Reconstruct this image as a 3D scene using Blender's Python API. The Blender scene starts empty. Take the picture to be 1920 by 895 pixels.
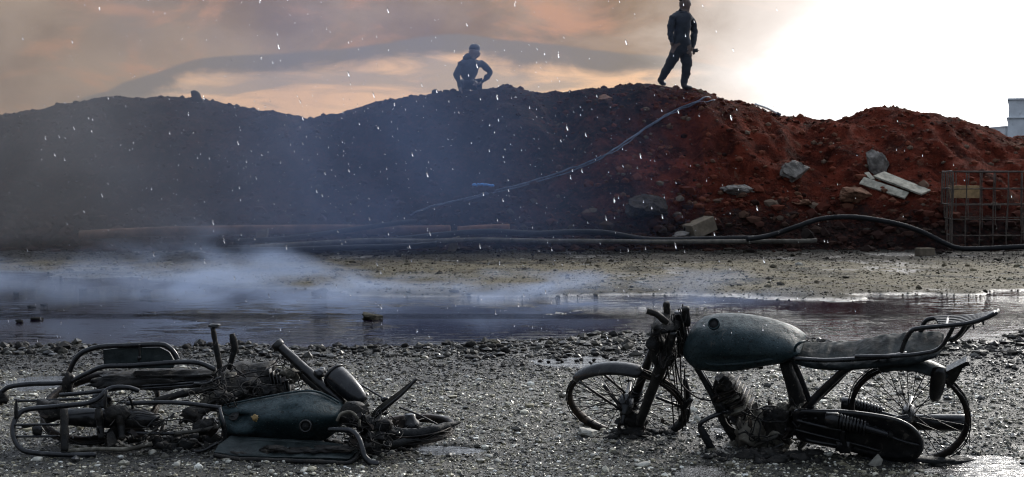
import bpy, bmesh, math, random
import numpy as np
from mathutils import Vector, Matrix
random.seed(7); rng = np.random.default_rng(7)
S = bpy.context.scene
R = math.radians

# ---------------------------------------------------------------- camera
F = 2400.0; CX = 960.0; CY = 447.5; CH = 1.26
PITCH = math.atan(127.5 / F)
cam = bpy.data.cameras.new('camera'); co = bpy.data.objects.new('camera', cam)
S.collection.objects.link(co)
co.location = (0, 0, CH); co.rotation_euler = (math.pi / 2 - PITCH, 0, 0)
cam.sensor_width = 36; cam.lens = F / 1920 * 36; cam.clip_start = 0.1; cam.clip_end = 3000
cam.dof.use_dof = True; cam.dof.focus_distance = 6.0; cam.dof.aperture_fstop = 9.0
S.camera = co
S.render.resolution_x = 1024; S.render.resolution_y = 477

# ---------------------------------------------------------------- world / sun / exposure
SUN_EL = R(25); SUN_AZ = R(33)          # azimuth measured from +Y towards +X
sdir = (math.sin(SUN_AZ) * math.cos(SUN_EL), math.cos(SUN_AZ) * math.cos(SUN_EL), math.sin(SUN_EL))
W = bpy.data.worlds.new('World'); S.world = W; W.use_nodes = True
nt = W.node_tree; nt.nodes.clear()

class NT:
    """tiny node helper"""
    def __init__(s, tree): s.t = tree
    def n(s, typ, ins=None, **kw):
        nd = s.t.nodes.new(typ)
        for k, v in kw.items(): setattr(nd, k, v)
        for k, v in (ins or {}).items(): s.put(nd.inputs[k], v)
        return nd
    def put(s, sock, v):
        if hasattr(v, 'is_output') or isinstance(v, bpy.types.NodeSocket): s.t.links.new(v, sock)
        else: sock.default_value = v
    def math(s, op, a, b=0.0, c=0.0, clamp=False):
        nd = s.t.nodes.new('ShaderNodeMath'); nd.operation = op; nd.use_clamp = clamp
        s.put(nd.inputs[0], a); s.put(nd.inputs[1], b); s.put(nd.inputs[2], c)
        return nd.outputs[0]
    def mr(s, v, a, b, c=0.0, d=1.0, smooth=True):
        nd = s.t.nodes.new('ShaderNodeMapRange'); nd.interpolation_type = 'SMOOTHSTEP' if smooth else 'LINEAR'
        s.put(nd.inputs['Value'], v)
        for k, x in zip(('From Min', 'From Max', 'To Min', 'To Max'), (a, b, c, d)): s.put(nd.inputs[k], x)
        return nd.outputs[0]
    def mix(s, f, a, b, bt='MIX'):
        nd = s.t.nodes.new('ShaderNodeMix'); nd.data_type = 'RGBA'; nd.blend_type = bt
        s.put(nd.inputs[0], f)
        for i, v in ((6, a), (7, b)):
            if isinstance(v, tuple) and len(v) == 3: v = v + (1.0,)
            s.put(nd.inputs[i], v)
        return nd.outputs[2]
    def noise(s, vec, scale, detail=4, rough=0.55, dist=0.0):
        nd = s.t.nodes.new('ShaderNodeTexNoise')
        if vec is not None: s.t.links.new(vec, nd.inputs['Vector'])
        nd.inputs['Scale'].default_value = scale; nd.inputs['Detail'].default_value = detail
        nd.inputs['Roughness'].default_value = rough; nd.inputs['Distortion'].default_value = dist
        return nd.outputs['Fac']
    def mapping(s, vec, scale=(1, 1, 1), loc=(0, 0, 0), rot=(0, 0, 0)):
        nd = s.t.nodes.new('ShaderNodeMapping'); s.t.links.new(vec, nd.inputs['Vector'])
        nd.inputs['Scale'].default_value = scale; nd.inputs['Location'].default_value = loc
        nd.inputs['Rotation'].default_value = rot
        return nd.outputs[0]

w = NT(nt)
tc = w.n('ShaderNodeTexCoord').outputs['Generated']
sep = w.n('ShaderNodeSeparateXYZ', {0: tc})
az = w.math('ARCTAN2', sep.outputs[0], sep.outputs[1])
el = w.math('ARCSINE', sep.outputs[2])
sky = w.n('ShaderNodeTexSky', sky_type='NISHITA', sun_disc=False, sun_elevation=SUN_EL,
          sun_rotation=SUN_AZ, air_density=1.0, dust_density=3.0, ozone_density=1.0)
skyc = w.mix(1.0, sky.outputs[0], (0.10, 0.10, 0.10), 'MULTIPLY')
ae = w.n('ShaderNodeCombineXYZ', {0: az, 1: el}).outputs[0]
# bright overcast, whiter towards the sun
dot = w.n('ShaderNodeVectorMath', {0: tc, 1: sdir}, operation='DOT_PRODUCT').outputs['Value']
glow = w.math('POWER', w.math('MAXIMUM', dot, 0.0), 4.0)
cl = w.noise(w.mapping(ae, (1, 2.2, 1)), 2.2, 5)
cie = w.math('MULTIPLY_ADD', w.math('MAXIMUM', sep.outputs[2], 0.0), 1.0, 1.0)      # overcast sky, brighter overhead
over = w.math('ADD', w.math('MULTIPLY', glow, 2.6), w.math('MULTIPLY', w.math('MULTIPLY_ADD', cl, 0.24, 0.19), cie))
overc = w.n('ShaderNodeVectorMath', {0: w.mix(glow, (0.80, 0.93, 1.14), (1.0, 1.0, 1.0)), 'Scale': over}, operation='SCALE').outputs[0]
base = w.mix(0.82, skyc, overc)
# smoke plume: spreads to the left of the scene and overhead on that side
n1 = w.noise(w.mapping(ae, (1, 1.8, 1)), 5.5, 6, 0.55, 0.3)
n2 = w.noise(w.mapping(ae, (1, 2.4, 1), (3.1, 0.4, 0)), 10.0, 6, 0.6, 0.5)
n3 = w.noise(w.mapping(ae, (1, 6.0, 1), (1.7, 2.2, 0)), 9.0, 6, 0.6, 0.8)
c1 = w.mix(w.mr(n1, 0.38, 0.64), (0.150, 0.103, 0.071), (0.262, 0.198, 0.148))
c2 = w.mix(w.mr(n2, 0.46, 0.66, 0, 0.8), c1, (0.370, 0.205, 0.128))
# pale lit layer under a long arching dark band
fc = w.n('ShaderNodeFloatCurve'); w.put(fc.inputs['Value'], w.mr(az, -0.45, 0.45, smooth=False))
arch = [(-600, 345), (0, 245), (100, 212), (170, 186), (300, 141), (380, 117), (480, 106), (600, 97), (700, 85), (800, 69), (870, 65), (950, 76),
        (1050, 86), (1150, 98), (1250, 107), (1350, 126), (1450, 156), (1600, 200)]
cv = fc.mapping.curves[0]
pts = [((math.atan((x - CX) / F) + 0.45) / 0.9, math.atan((320 - y) / F) * 5 + 0.2) for x, y in arch]
while len(cv.points) < len(pts): cv.points.new(0.5, 0.5)
for p_, q_ in zip(cv.points, pts): p_.location = (min(max(q_[0], 0), 1), q_[1]); p_.handle_type = 'AUTO'
fc.mapping.update()
edge = w.math('DIVIDE', w.math('SUBTRACT', fc.outputs[0], 0.2), 5.0)
under = w.math('SUBTRACT', edge, el)
under = w.math('ADD', under, w.math('MULTIPLY', w.math('SUBTRACT', n3, 0.5), 0.007))
inside = w.mr(under, -0.0008, 0.0022)
lit = w.mix(w.mr(n3, 0.40, 0.62), (0.315, 0.252, 0.205), (0.56, 0.365, 0.235))
bandf = w.mr(w.math('ADD', under, w.math('MULTIPLY', w.math('SUBTRACT', n2, 0.5), 0.05)), 0.009, 0.024)
below = w.mix(bandf, (0.160, 0.142, 0.128), lit)
c3 = w.mix(w.math('MULTIPLY', inside, 0.95), c2, below)
# brighter towards the right edge of the plume
c4 = w.mix(w.mr(w.math('ADD', az, w.math('MULTIPLY', n1, 0.16)), 0.16, 0.28, 0, 0.85), c3, (0.62, 0.585, 0.575))
m1 = w.mr(w.math('ADD', az, w.math('MULTIPLY_ADD', n1, 0.20, w.math('MULTIPLY', el, -0.14))), 0.262, 0.372, 1, 0)
m2 = w.mr(az, -2.4, -1.5)
m3 = w.mr(w.math('ADD', el, w.math('MULTIPLY', w.math('SUBTRACT', n1, 0.5), 0.06)), 0.146, 0.182, 1, 0)
msk = w.math('MULTIPLY', w.math('MULTIPLY', w.math('POWER', m1, 0.55), m2), m3)
c4 = w.mix(1.0, c4, (1.23, 1.20, 1.15), 'MULTIPLY')
col = w.mix(msk, base, c4)
bg = w.n('ShaderNodeBackground', {'Color': col, 'Strength': 1.0})
out = w.n('ShaderNodeOutputWorld', {'Surface': bg.outputs[0]})

sl = bpy.data.lights.new('sun', 'SUN'); so = bpy.data.objects.new('sun', sl); S.collection.objects.link(so)
sl.energy = 1.5; sl.angle = R(12); sl.color = (1.0, 0.95, 0.88)
so.rotation_euler = Vector(sdir).to_track_quat('Z', 'Y').to_euler()
so.location = (10, 10, 20)

vs = S.view_settings; vs.view_transform = 'Standard'; vs.look = 'None'; vs.gamma = 1; vs.exposure = 0.55
S.cycles.use_denoising = True; S.cycles.filter_width = 1.1
S.cycles.volume_bounces = 0; S.cycles.max_bounces = 6; S.cycles.diffuse_bounces = 2; S.cycles.glossy_bounces = 3; S.cycles.use_adaptive_sampling = True; S.cycles.adaptive_threshold = 0.03; S.cycles.adaptive_min_samples = 24; S.cycles.transparent_max_bounces = 12
S.cycles.volume_step_rate = 1.0; S.cycles.volume_max_steps = 256
S.cycles.caustics_refractive = False; S.cycles.caustics_reflective = False
S.cycles.sample_clamp_indirect = 4.0

# ---------------------------------------------------------------- pixel <-> world helpers (layout only)
FW = Vector((0, math.cos(PITCH), -math.sin(PITCH))); UP = Vector((0, math.sin(PITCH), math.cos(PITCH)))
CAM = Vector((0, 0, CH))
def ray(x, y): return FW + Vector(((x - CX) / F, 0, 0)) + UP * (-(y - CY) / F)
def at(x, y, Y):
    d = ray(x, y); return CAM + d * (Y / d.y)
def flat(x, y, z=0.0):
    d = ray(x, y); return CAM + d * ((z - CH) / d.z)

# ---------------------------------------------------------------- noise
def _h(ix, iy, seed):
    n = (ix.astype(np.int64) * 374761393 + iy.astype(np.int64) * 668265263 + seed * 1442695041) & 0xFFFFFFFF
    n = ((n ^ (n >> 13)) * 1274126177) & 0xFFFFFFFF
    n = n ^ (n >> 16)
    return (n & 0xFFFFFF) / float(0xFFFFFF)
def vnoise(x, y, seed=0):
    x = np.asarray(x, float); y = np.asarray(y, float)
    ix = np.floor(x); iy = np.floor(y); fx = x - ix; fy = y - iy
    fx = fx * fx * (3 - 2 * fx); fy = fy * fy * (3 - 2 * fy)
    a = _h(ix, iy, seed); b = _h(ix + 1, iy, seed); c = _h(ix, iy + 1, seed); d = _h(ix + 1, iy + 1, seed)
    return (a + (b - a) * fx) * (1 - fy) + (c + (d - c) * fx) * fy - 0.5
def fbm(x, y, seed=0, oct=4, gain=0.5):
    s = 0; a = 1.0
    for i in range(oct):
        s = s + a * vnoise(np.asarray(x) * 2 ** i + 17.3 * i, np.asarray(y) * 2 ** i - 9.1 * i, seed + i); a *= gain
    return s
def sst(x, a, b):
    t = np.clip((np.asarray(x, float) - a) / (b - a), 0, 1); return t * t * (3 - 2 * t)

# ---------------------------------------------------------------- terrain functions
WATER = -0.03
def gp(x, y): p = flat(x, y); return p.x, p.y
_near = [(-400, 652), (0, 650), (300, 654), (560, 652), (700, 648), (900, 644), (1010, 636), (1120, 626), (1240, 628), (1400, 637), (1600, 640), (1800, 634), (1920, 622), (2300, 610)]
_far = [(-400, 500), (0, 506), (300, 520), (520, 538), (700, 547), (1000, 549), (1250, 549), (1500, 548), (1700, 546), (1920, 541), (2300, 538)]
_nw = np.array([gp(*p) for p in _near]); _fw = np.array([gp(*p) for p in _far])
_pud = [(90, 717, 105, 13), (1085, 678, 88, 12), (1322, 884, 62, 16), (1850, 874, 125, 22), (1345, 805, 18, 7), (1685, 477, 60, 4), (830, 842, 85, 9), (1850, 467, 70, 3.5)]
_pw = []
for (x, y, rx, ry) in _pud:
    a = flat(x, y); b = flat(x + rx, y); c = flat(x, y - ry); d = flat(x, y + ry)
    _pw.append((a.x, (c.y + d.y) / 2, b.x - a.x, (c.y - d.y) / 2))
def G(x, Y):
    x = np.asarray(x, float); Y = np.asarray(Y, float)
    z = 0.030 * fbm(x * .9, Y * .9, 1, 3) + 0.018 * fbm(x * 5, Y * 5, 2, 3) + 0.008 * fbm(x * 22, Y * 22, 3, 2)
    nr = np.interp(x, _nw[:, 0], _nw[:, 1]); fr = np.interp(x, _fw[:, 0], _fw[:, 1])
    s = np.minimum(Y - nr, fr - Y) + 0.55 * fbm(x * 1.3, Y * 1.3, 11, 4) * sst(Y, 8, 10)
    isl = 1 - np.sqrt(((x - 0.85) / 0.95) ** 2 + ((Y - 11.9) / 1.0) ** 2) + 0.9 * fbm(x * 1.6, Y * 1.6, 31, 3)
    isl2 = 1 - np.sqrt(((x - 3.3) / 1.3) ** 2 + ((Y - 12.9) / .35) ** 2) + 0.9 * fbm(x * 1.6, Y * 1.6, 37, 3)
    dep = 0.16 * sst(s, -0.15, 0.7)
    dep = dep * (1 - 0.80 * sst(isl, -0.1, 0.5)) * (1 - 0.75 * sst(isl2, 0, 0.5))
    z = z - dep
    for (cx, cy, rx, ry) in _pw:
        q0 = np.sqrt(((x - cx) / rx) ** 2 + ((Y - cy) / ry) ** 2)
        z = z * (1 - .85 * (1 - sst(q0, 1.1, 1.8)))
    return z - PUD(x, Y)
def PUD(x, Y):
    d = 0
    for (cx, cy, rx, ry) in _pw:
        q = np.sqrt(((x - cx) / rx) ** 2 + ((Y - cy) / ry) ** 2) + 0.55 * fbm(x * 4 + cx, Y * 6, 41, 4)
        d = d + 0.045 * (1 - sst(q, 0.55, 1.15))
    return d
_crest = [(-500, 250), (-200, 222), (0, 213), (60, 207), (100, 203), (180, 188), (220, 182), (265, 184), (310, 180), (355, 184), (400, 192), (480, 205), (560, 218), (590, 222), (640, 211),
          (700, 191), (760, 180), (830, 173), (880, 172), (920, 167), (950, 161), (990, 169), (1050, 176), (1100, 169), (1150, 163), (1200, 161), (1240, 164),
          (1290, 166), (1340, 180), (1400, 196), (1460, 218), (1500, 219), (1530, 221), (1570, 226), (1600, 215), (1640, 201), (1700, 204), (1740, 213),
          (1790, 223), (1850, 241), (1905, 256), (1990, 250), (2200, 270), (2600, 300)]
def YC(x): return 24.4 + 0.9 * fbm(np.asarray(x) * .25, 3.3, 51, 2)
_cw = []
for (x, y) in _crest:
    xx = (x - CX) / F * 24.4
    for _ in range(4):
        p = at(x, y, float(YC(xx))); xx = p.x
    _cw.append((p.x, p.z))
_cw = np.array(_cw)
def E(x, Y):
    """height of the earth bank"""
    x = np.asarray(x, float); Y = np.asarray(Y, float)
    c = np.interp(x, _cw[:, 0], _cw[:, 1]); yc = YC(x); yf = 20.55 + 0.7 * fbm(x * .5, 1.1, 61, 3)
    t = (Y - yf) / (yc - yf)
    tf = np.clip(t, 0, 1)
    pf = 1 - (1 - tf) ** 1.55
    tb = np.clip((Y - yc) / 6.0, 0, 1)
    p = np.where(t <= 1, pf, 1 - tb ** 1.6)
    env = np.clip(4 * tf * (1 - tf), 0, 1) + 0.05
    z = c * p + env * (0.34 * fbm(x * .8, Y * .8, 71, 3)) - 0.40 * env * np.abs(fbm(x * 1.3, Y * .35, 77, 3))
    z = z + (0.11 * fbm(x * 2.2, Y * 2.2, 81, 3) + 0.045 * fbm(x * 7, Y * 7, 85, 3)) * sst(t, -0.05, 0.15) * (0.75 + 0.25 * np.clip(np.abs(t - 1) * 4, 0, 1))
    return np.where(t < 0, t * 1.2 - 0.04, z - 0.04 * (1 - sst(t, 0, .06)))
def terrain(x, Y): return float(max(G(x, Y), E(x, Y)))
def hit(x, y, Y0=15.0, Y1=27.0):
    d = ray(x, y); YS = np.arange(Y0, Y1, .02); k = YS / d.y
    X_ = CAM.x + d.x * k; Z_ = CAM.z + d.z * k
    ok = np.nonzero(Z_ <= np.maximum(G(X_, YS), E(X_, YS)))[0]
    if len(ok): return CAM + d * float(k[ok[0]])
    p = CAM + d * (float(YC(d.x / d.y * 24)) / d.y); p.z = terrain(p.x, p.y); return p
def onground(x, y):
    p = flat(x, y)
    for _ in range(4): p = flat(x, y, float(G(p.x, p.y)))
    return p

# ---------------------------------------------------------------- object helpers
COL = S.collection
BASE = {}
def tag(o, label=None, cat=None, group=None, kind=None):
    if label: o['label'] = label
    if cat: o['category'] = cat
    if group: o['group'] = group
    if kind: o['kind'] = kind
    return o
def thing(name, loc, label, cat, group=None):
    o = bpy.data.objects.new(name, None); COL.objects.link(o); o.location = loc; o.empty_display_size = .2
    BASE[o.name] = Vector(loc)
    return tag(o, label, cat, group)
def mesh(name, V, Fc, mat, parent=None, smooth=True, base=None):
    V = np.asarray([tuple(v) for v in V], float) if not isinstance(V, np.ndarray) else V
    if parent is not None: b = BASE[parent.name]
    else: b = Vector(base) if base is not None else Vector((0, 0, 0))
    me = bpy.data.meshes.new(name)
    me.from_pydata((V - np.array(b)).tolist(), [], [tuple(int(i) for i in f) for f in Fc]); me.update()
    if smooth: me.polygons.foreach_set('use_smooth', np.ones(len(me.polygons), bool))
    me.materials.append(mat)
    o = bpy.data.objects.new(name, me); COL.objects.link(o)
    if parent is not None:
        o.parent = parent; BASE[o.name] = b
    else:
        o.location = b; BASE[o.name] = b
    return o
class MB:
    def __init__(s): s.V = []; s.F = []
    def add(s, vf):
        k = len(s.V); s.V += [Vector(v) for v in vf[0]]; s.F += [tuple(i + k for i in f) for f in vf[1]]; return s
    def build(s, name, mat, parent=None, smooth=True, base=None): return mesh(name, s.V, s.F, mat, parent, smooth, base)
def bulk(name, V, Fc, mat, base=(0, 0, 0), smooth=False):
    """fast numpy mesh, triangles only"""
    me = bpy.data.meshes.new(name); nv = len(V); nf = len(Fc)
    me.vertices.add(nv); me.vertices.foreach_set('co', np.ascontiguousarray(V - np.array(base), dtype=np.float32).ravel())
    k = Fc.shape[1]
    me.loops.add(nf * k); me.loops.foreach_set('vertex_index', np.ascontiguousarray(Fc, dtype=np.int32).ravel())
    me.polygons.add(nf); me.polygons.foreach_set('loop_start', np.arange(0, nf * k, k, dtype=np.int32))
    me.update(calc_edges=True); me.validate()
    me.polygons.foreach_set('use_smooth', np.full(nf, smooth))
    me.materials.append(mat)
    o = bpy.data.objects.new(name, me); COL.objects.link(o); o.location = base; BASE[o.name] = Vector(base)
    return o
def spline(P, m=6, closed=False):
    P = [Vector(p) for p in P]; n = len(P)
    if n < 3 and not closed: return [P[0].lerp(P[-1], i / m) for i in range(m + 1)]
    o = []
    for i in range(n if closed else n - 1):
        if closed: a, b, c, d = P[i - 1], P[i], P[(i + 1) % n], P[(i + 2) % n]
        else: a, b, c, d = P[max(i - 1, 0)], P[i], P[i + 1], P[min(i + 2, n - 1)]
        for k in range(m):
            t = k / m
            o.append(0.5 * ((2 * b) + (c - a) * t + (2 * a - 5 * b + 4 * c - d) * t * t + (3 * b - a - 3 * c + d) * t ** 3))
    if not closed: o.append(P[-1])
    return o
def tube(P, r, n=9, m=6, closed=False, rough=0.0, smooth=True, cap=True):
    """swept tube through P; r number or list along P"""
    pts = spline(P, m, closed) if smooth else [Vector(p) for p in P]
    N = len(pts); V = []; Fc = []
    rr = [r] * N if not isinstance(r, (list, tuple)) else list(np.interp(np.linspace(0, 1, N), np.linspace(0, 1, len(r)), r))
    prev = None; u = None
    for i, p in enumerate(pts):
        if closed: t = pts[(i + 1) % N] - pts[i - 1]
        else: t = pts[min(i + 1, N - 1)] - pts[max(i - 1, 0)]
        t = t.normalized() if t.length > 1e-9 else Vector((0, 0, 1))
        if u is None:
            u = t.cross(Vector((0, 0, 1))); u = u if u.length > .1 else t.cross(Vector((1, 0, 0)))
        u = (u - t * u.dot(t)).normalized(); v = t.cross(u)
        for k in range(n):
            a = 2 * math.pi * k / n
            q = rr[i] * (1 + (random.uniform(-rough, rough) if rough else 0))
            V.append(p + u * (math.cos(a) * q) + v * (math.sin(a) * q))
    for i in range(N if closed else N - 1):
        j = (i + 1) % N
        for k in range(n): Fc.append((i * n + k, i * n + (k + 1) % n, j * n + (k + 1) % n, j * n + k))
    if cap and not closed:
        Fc.append(tuple(range(n - 1, -1, -1))); Fc.append(tuple((N - 1) * n + k for k in range(n)))
    return V, Fc
def lathe(c, axis, prof, n=20, ref=None):
    """prof: list of (along axis, radius)"""
    axis = Vector(axis).normalized(); u = axis.orthogonal().normalized() if ref is None else (Vector(ref) - axis * Vector(ref).dot(axis)).normalized()
    v = axis.cross(u); V = []; Fc = []
    for (h, r) in prof:
        for k in range(n):
            a = 2 * math.pi * k / n; V.append(Vector(c) + axis * h + u * (r * math.cos(a)) + v * (r * math.sin(a)))
    for i in range(len(prof) - 1):
        for k in range(n): Fc.append((i * n + k, i * n + (k + 1) % n, (i + 1) * n + (k + 1) % n, (i + 1) * n + k))
    Fc.append(tuple(range(n - 1, -1, -1))); Fc.append(tuple((len(prof) - 1) * n + k for k in range(n)))
    return V, Fc
def ring(c, axis, prof, n=48, ref=None):
    """closed profile (radius, along axis) swept round"""
    axis = Vector(axis).normalized(); u = axis.orthogonal().normalized() if ref is None else (Vector(ref) - axis * Vector(ref).dot(axis)).normalized()
    v = axis.cross(u); V = []; Fc = []; m = len(prof)
    for k in range(n):
        a = 2 * math.pi * k / n
        for (r, h) in prof: V.append(Vector(c) + axis * h + u * (r * math.cos(a)) + v * (r * math.sin(a)))
    for k in range(n):
        j = (k + 1) % n
        for i in range(m): Fc.append((k * m + i, k * m + (i + 1) % m, j * m + (i + 1) % m, j * m + i))
    return V, Fc
_ico = {}
def ico(sub):
    if sub not in _ico:
        bm = bmesh.new(); bmesh.ops.create_icosphere(bm, subdivisions=sub, radius=1)
        bm.verts.index_update()
        _ico[sub] = (np.array([v.co[:] for v in bm.verts]), np.array([[v.index for v in f.verts] for f in bm.faces])); bm.free()
    return _ico[sub]
def lump(c, ax, sub=3, amp=0.25, freq=2.0, seed=0, power=1.0):
    """noisy rounded lump; ax three half-axis vectors"""
    V, Fc = ico(sub); V = V.copy()
    if power != 1.0: V = np.sign(V) * np.abs(V) ** power
    s = 1 + amp * (fbm(V[:, 0] * freq + V[:, 2] * 1.7 + seed * 3.1, V[:, 1] * freq - V[:, 2] * freq * .8 + seed, seed, 3) * 2)
    V = V * s[:, None]; A = np.array([tuple(a) for a in ax])
    P = V @ A + np.array(tuple(c))
    return [Vector(p) for p in P], [tuple(f) for f in Fc]
def box(c, ax, bevel=0.0, seg=2):
    bm = bmesh.new(); bmesh.ops.create_cube(bm, size=2)
    L = [Vector(a).length for a in ax]; D = [Vector(a).normalized() for a in ax]
    for v in bm.verts: v.co = Vector((v.co.x * L[0], v.co.y * L[1], v.co.z * L[2]))
    if bevel: bmesh.ops.bevel(bm, geom=list(bm.edges), offset=min(bevel, min(L) * .9), segments=seg, affect='EDGES', profile=.5)
    bm.verts.index_update()
    V = [Vector(c) + D[0] * v.co.x + D[1] * v.co.y + D[2] * v.co.z for v in bm.verts]; Fc = [tuple(v.index for v in f.verts) for f in bm.faces]
    bm.free(); return V, Fc
def plate(P, thick, nrm):
    """flat polygon P thickened along nrm"""
    n = len(P); P = [Vector(p) for p in P]; t = Vector(nrm).normalized() * (thick / 2)
    V = [p + t for p in P] + [p - t for p in P]
    Fc = [tuple(range(n)), tuple(range(2 * n - 1, n - 1, -1))] + [(i, i + n, (i + 1) % n + n, (i + 1) % n) for i in range(n)]
    return V, Fc
def tangle(c, ax, n, r, seed, length=8):
    """n thin charred wires wandering through an ellipsoid"""
    rs = random.Random(seed); mb = MB()
    for i in range(n):
        p = Vector((rs.uniform(-1, 1), rs.uniform(-1, 1), rs.uniform(-1, 1))); d = Vector((rs.gauss(0, 1), rs.gauss(0, 1), rs.gauss(0, 1))).normalized(); L = []
        for k in range(length):
            L.append(Vector(c) + ax[0] * p.x + ax[1] * p.y + ax[2] * p.z)
            d = (d + Vector((rs.gauss(0, .5), rs.gauss(0, .5), rs.gauss(0, .5)))).normalized(); p = p + d * .33
            if p.length > 1.1: d = (d - p * .8).normalized()
        for q in L: q.z = max(q.z, 0.004)
        mb.add(tube(L, r * rs.uniform(.6, 1.5), 5, 3))
    return mb

# ---------------------------------------------------------------- materials
def mat(name):
    m = bpy.data.materials.new(name); m.use_nodes = True; m.node_tree.nodes.clear()
    t = NT(m.node_tree); b = t.n('ShaderNodeBsdfPrincipled'); o = t.n('ShaderNodeOutputMaterial', {'Surface': b.outputs[0]})
    return m, t, b, o
def pos(t): return t.n('ShaderNodeNewGeometry').outputs['Position']
def obj(t): return t.n('ShaderNodeTexCoord').outputs['Object']
def bump(t, b, h, strength, dist):
    bn = t.n('ShaderNodeBump', {'Height': h, 'Strength': strength, 'Distance': dist}); t.put(b.inputs['Normal'], bn.outputs[0])

def m_burnt(name, c0, c1, ash_glint, ash_glint_amt, r0, r1, metal=0.3, bscale=60, bs=0.5):
    m, t, b, o = mat(name); p = obj(t)
    n = t.noise(p, 14, 6, .65); n2 = t.noise(p, 70, 4, .7); n3 = t.noise(p, 28, 5, .6, .6)
    c = t.mix(t.mr(n, .35, .68), c0, c1)
    c = t.mix(t.math('MULTIPLY', t.mr(n3, .60, .72), ash_glint_amt), c, ash_glint)
    c = t.mix(t.mr(n2, .66, .74, 0, ash_glint_amt * .8), c, ash_glint)
    t.put(b.inputs['Base Color'], c); t.put(b.inputs['Metallic'], metal)
    if name in ('sooty_tube', 'charred_steel', 'rusted_rim', 'muddy_engine', 'scorched_fender', 'burnt_spoke'): t.put(b.inputs['Specular IOR Level'], .12)
    if name == 'burnt_seat': t.put(b.inputs['Specular IOR Level'], .06)
    elif name in ('scorched_panel', 'burnt_crust', 'burnt_rubber'): t.put(b.inputs['Specular IOR Level'], .2)
    t.put(b.inputs['Roughness'], t.mr(n3, .3, .7, r0, r1)); bump(t, b, t.noise(p, bscale, 5, .7), bs, .006)
    if name in ('sooty_tube', 'charred_steel'): t.put(b.inputs['Coat Weight'], .40); t.put(b.inputs['Coat Roughness'], .04)
    return m
M = {}
M['char'] = m_burnt('charred_steel', (.006, .006, .007), (.020, .019, .018), (.14, .12, .10), .35, .28, .6, .35)
M['crust'] = m_burnt('burnt_crust', (.005, .005, .005), (.022, .019, .016), (.16, .14, .11), .55, .5, .85, .0, 40, 1.0)
M['tube'] = m_burnt('sooty_tube', (.007, .007, .008), (.022, .022, .023), (.12, .11, .10), .2, .22, .45, .2, 90, .2)
M['mudded'] = m_burnt('muddy_engine', (.045, .040, .032), (.19, .172, .138), (.34, .31, .25), .6, .45, .8, .1, 35, 1.0)
M['rim'] = m_burnt('rusted_rim', (.012, .011, .011), (.040, .030, .024), (.15, .12, .09), .3, .3, .6, .5)
M['spoke'] = m_burnt('burnt_spoke', (.010, .010, .010), (.03, .028, .026), (.1, .09, .08), .2, .35, .6, .5)
M['rubber'] = m_burnt('burnt_rubber', (.008, .008, .008), (.018, .018, .018), (.07, .07, .07), .25, .5, .8, 0, 50, 1.0)
M['panel'] = m_burnt('scorched_panel', (.012, .016, .016), (.028, .036, .036), (.10, .10, .10), .2, .3, .55, .2)
M['seat'] = m_burnt('burnt_seat', (.005, .006, .006), (.020, .025, .026), (.10, .11, .11), .30, .45, .8, .0, 12, .8)  # pale flecks painted into the seat colour stand in for glints
M['blade'] = m_burnt('scorched_fender', (.030, .028, .024), (.070, .064, .055), (.18, .16, .13), .4, .35, .6, .4)

def m_tank():
    m, t, b, o = mat('scorched_teal_paint'); p = obj(t)
    n = t.noise(p, 9, 5, .6); sp = t.noise(p, 110, 3, .6); n3 = t.noise(p, 34, 5, .7)
    c = t.mix(t.mr(n, .35, .65), (.012, .022, .0245), (.029, .044, .0475))
    c = t.mix(t.mr(sp, .55, .66, 0, .85), c, (.008, .010, .010))
    c = t.mix(t.mr(n3, .56, .68, 0, .8), c, (.009, .010, .010)); c = t.mix(t.mr(t.noise(p, 22, 6, .75, 1.0), .60, .68, 0, .5), c, (.075, .070, .060))
    c = t.mix(t.mr(t.noise(p, 160, 2, .5), .70, .74, 0, .6), c, (.22, .23, .23))
    t.put(b.inputs['Base Color'], c); t.put(b.inputs['Metallic'], .1); t.put(b.inputs['Specular IOR Level'], .12); t.put(b.inputs['Roughness'], t.mr(n3, .3, .7, .34, .65))
    bump(t, b, t.math('ADD', t.noise(p, 120, 3, .6), t.math('MULTIPLY', n3, 2.0)), .4, .004); return m
M['tank'] = m_tank()
def m_plain(name, col, rough=.6, var=.35, scale=8, metal=0, bs=.3, spec=.5):
    m, t, b, o = mat(name); p = obj(t); n = t.noise(p, scale, 6, .65)
    c = t.mix(t.mr(n, .3, .7), tuple(x * (1 - var) for x in col), tuple(min(x * (1 + var), 1) for x in col))
    c = t.mix(t.mr(t.noise(p, scale * 3.3, 5, .7, .5), .58, .72, 0, .55), c, tuple(x * .35 for x in col))
    t.put(b.inputs['Base Color'], c); t.put(b.inputs['Roughness'], rough); t.put(b.inputs['Metallic'], metal)
    t.put(b.inputs['Specular IOR Level'], spec)
    bump(t, b, t.noise(p, scale * 6, 5, .7), bs, .02); return m
M['stone'] = m_plain('pale_stone', (.36, .34, .29), .65, .4, 18)
M['darkstone'] = m_plain('oily_stone', (.012, .011, .010), .8, .5, 14, 0, .5, .12)
M['grey_rock'] = m_plain('grey_rock', (.14, .125, .11), .9, .5, 7, 0, .6, .1)
M['sooty_rock'] = m_plain('sooty_rock', (.030, .025, .021), .95, .5, 7, 0, .6, .05)
M['brown_rock'] = m_plain('earthy_rock', (.13, .066, .040), .9, .4, 7, 0, .6, .1)
M['mossy'] = m_plain('mossy_rock', (.028, .025, .016), .85, .6, 25, 0, .8, .15)
M['wood'] = m_plain('weathered_wood', (.29, .265, .21), .9, .4, 9, 0, .4, .15)
M['oldwood'] = m_plain('old_timber', (.12, .095, .068), .9, .3, 8, 0, .4, .1)
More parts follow.
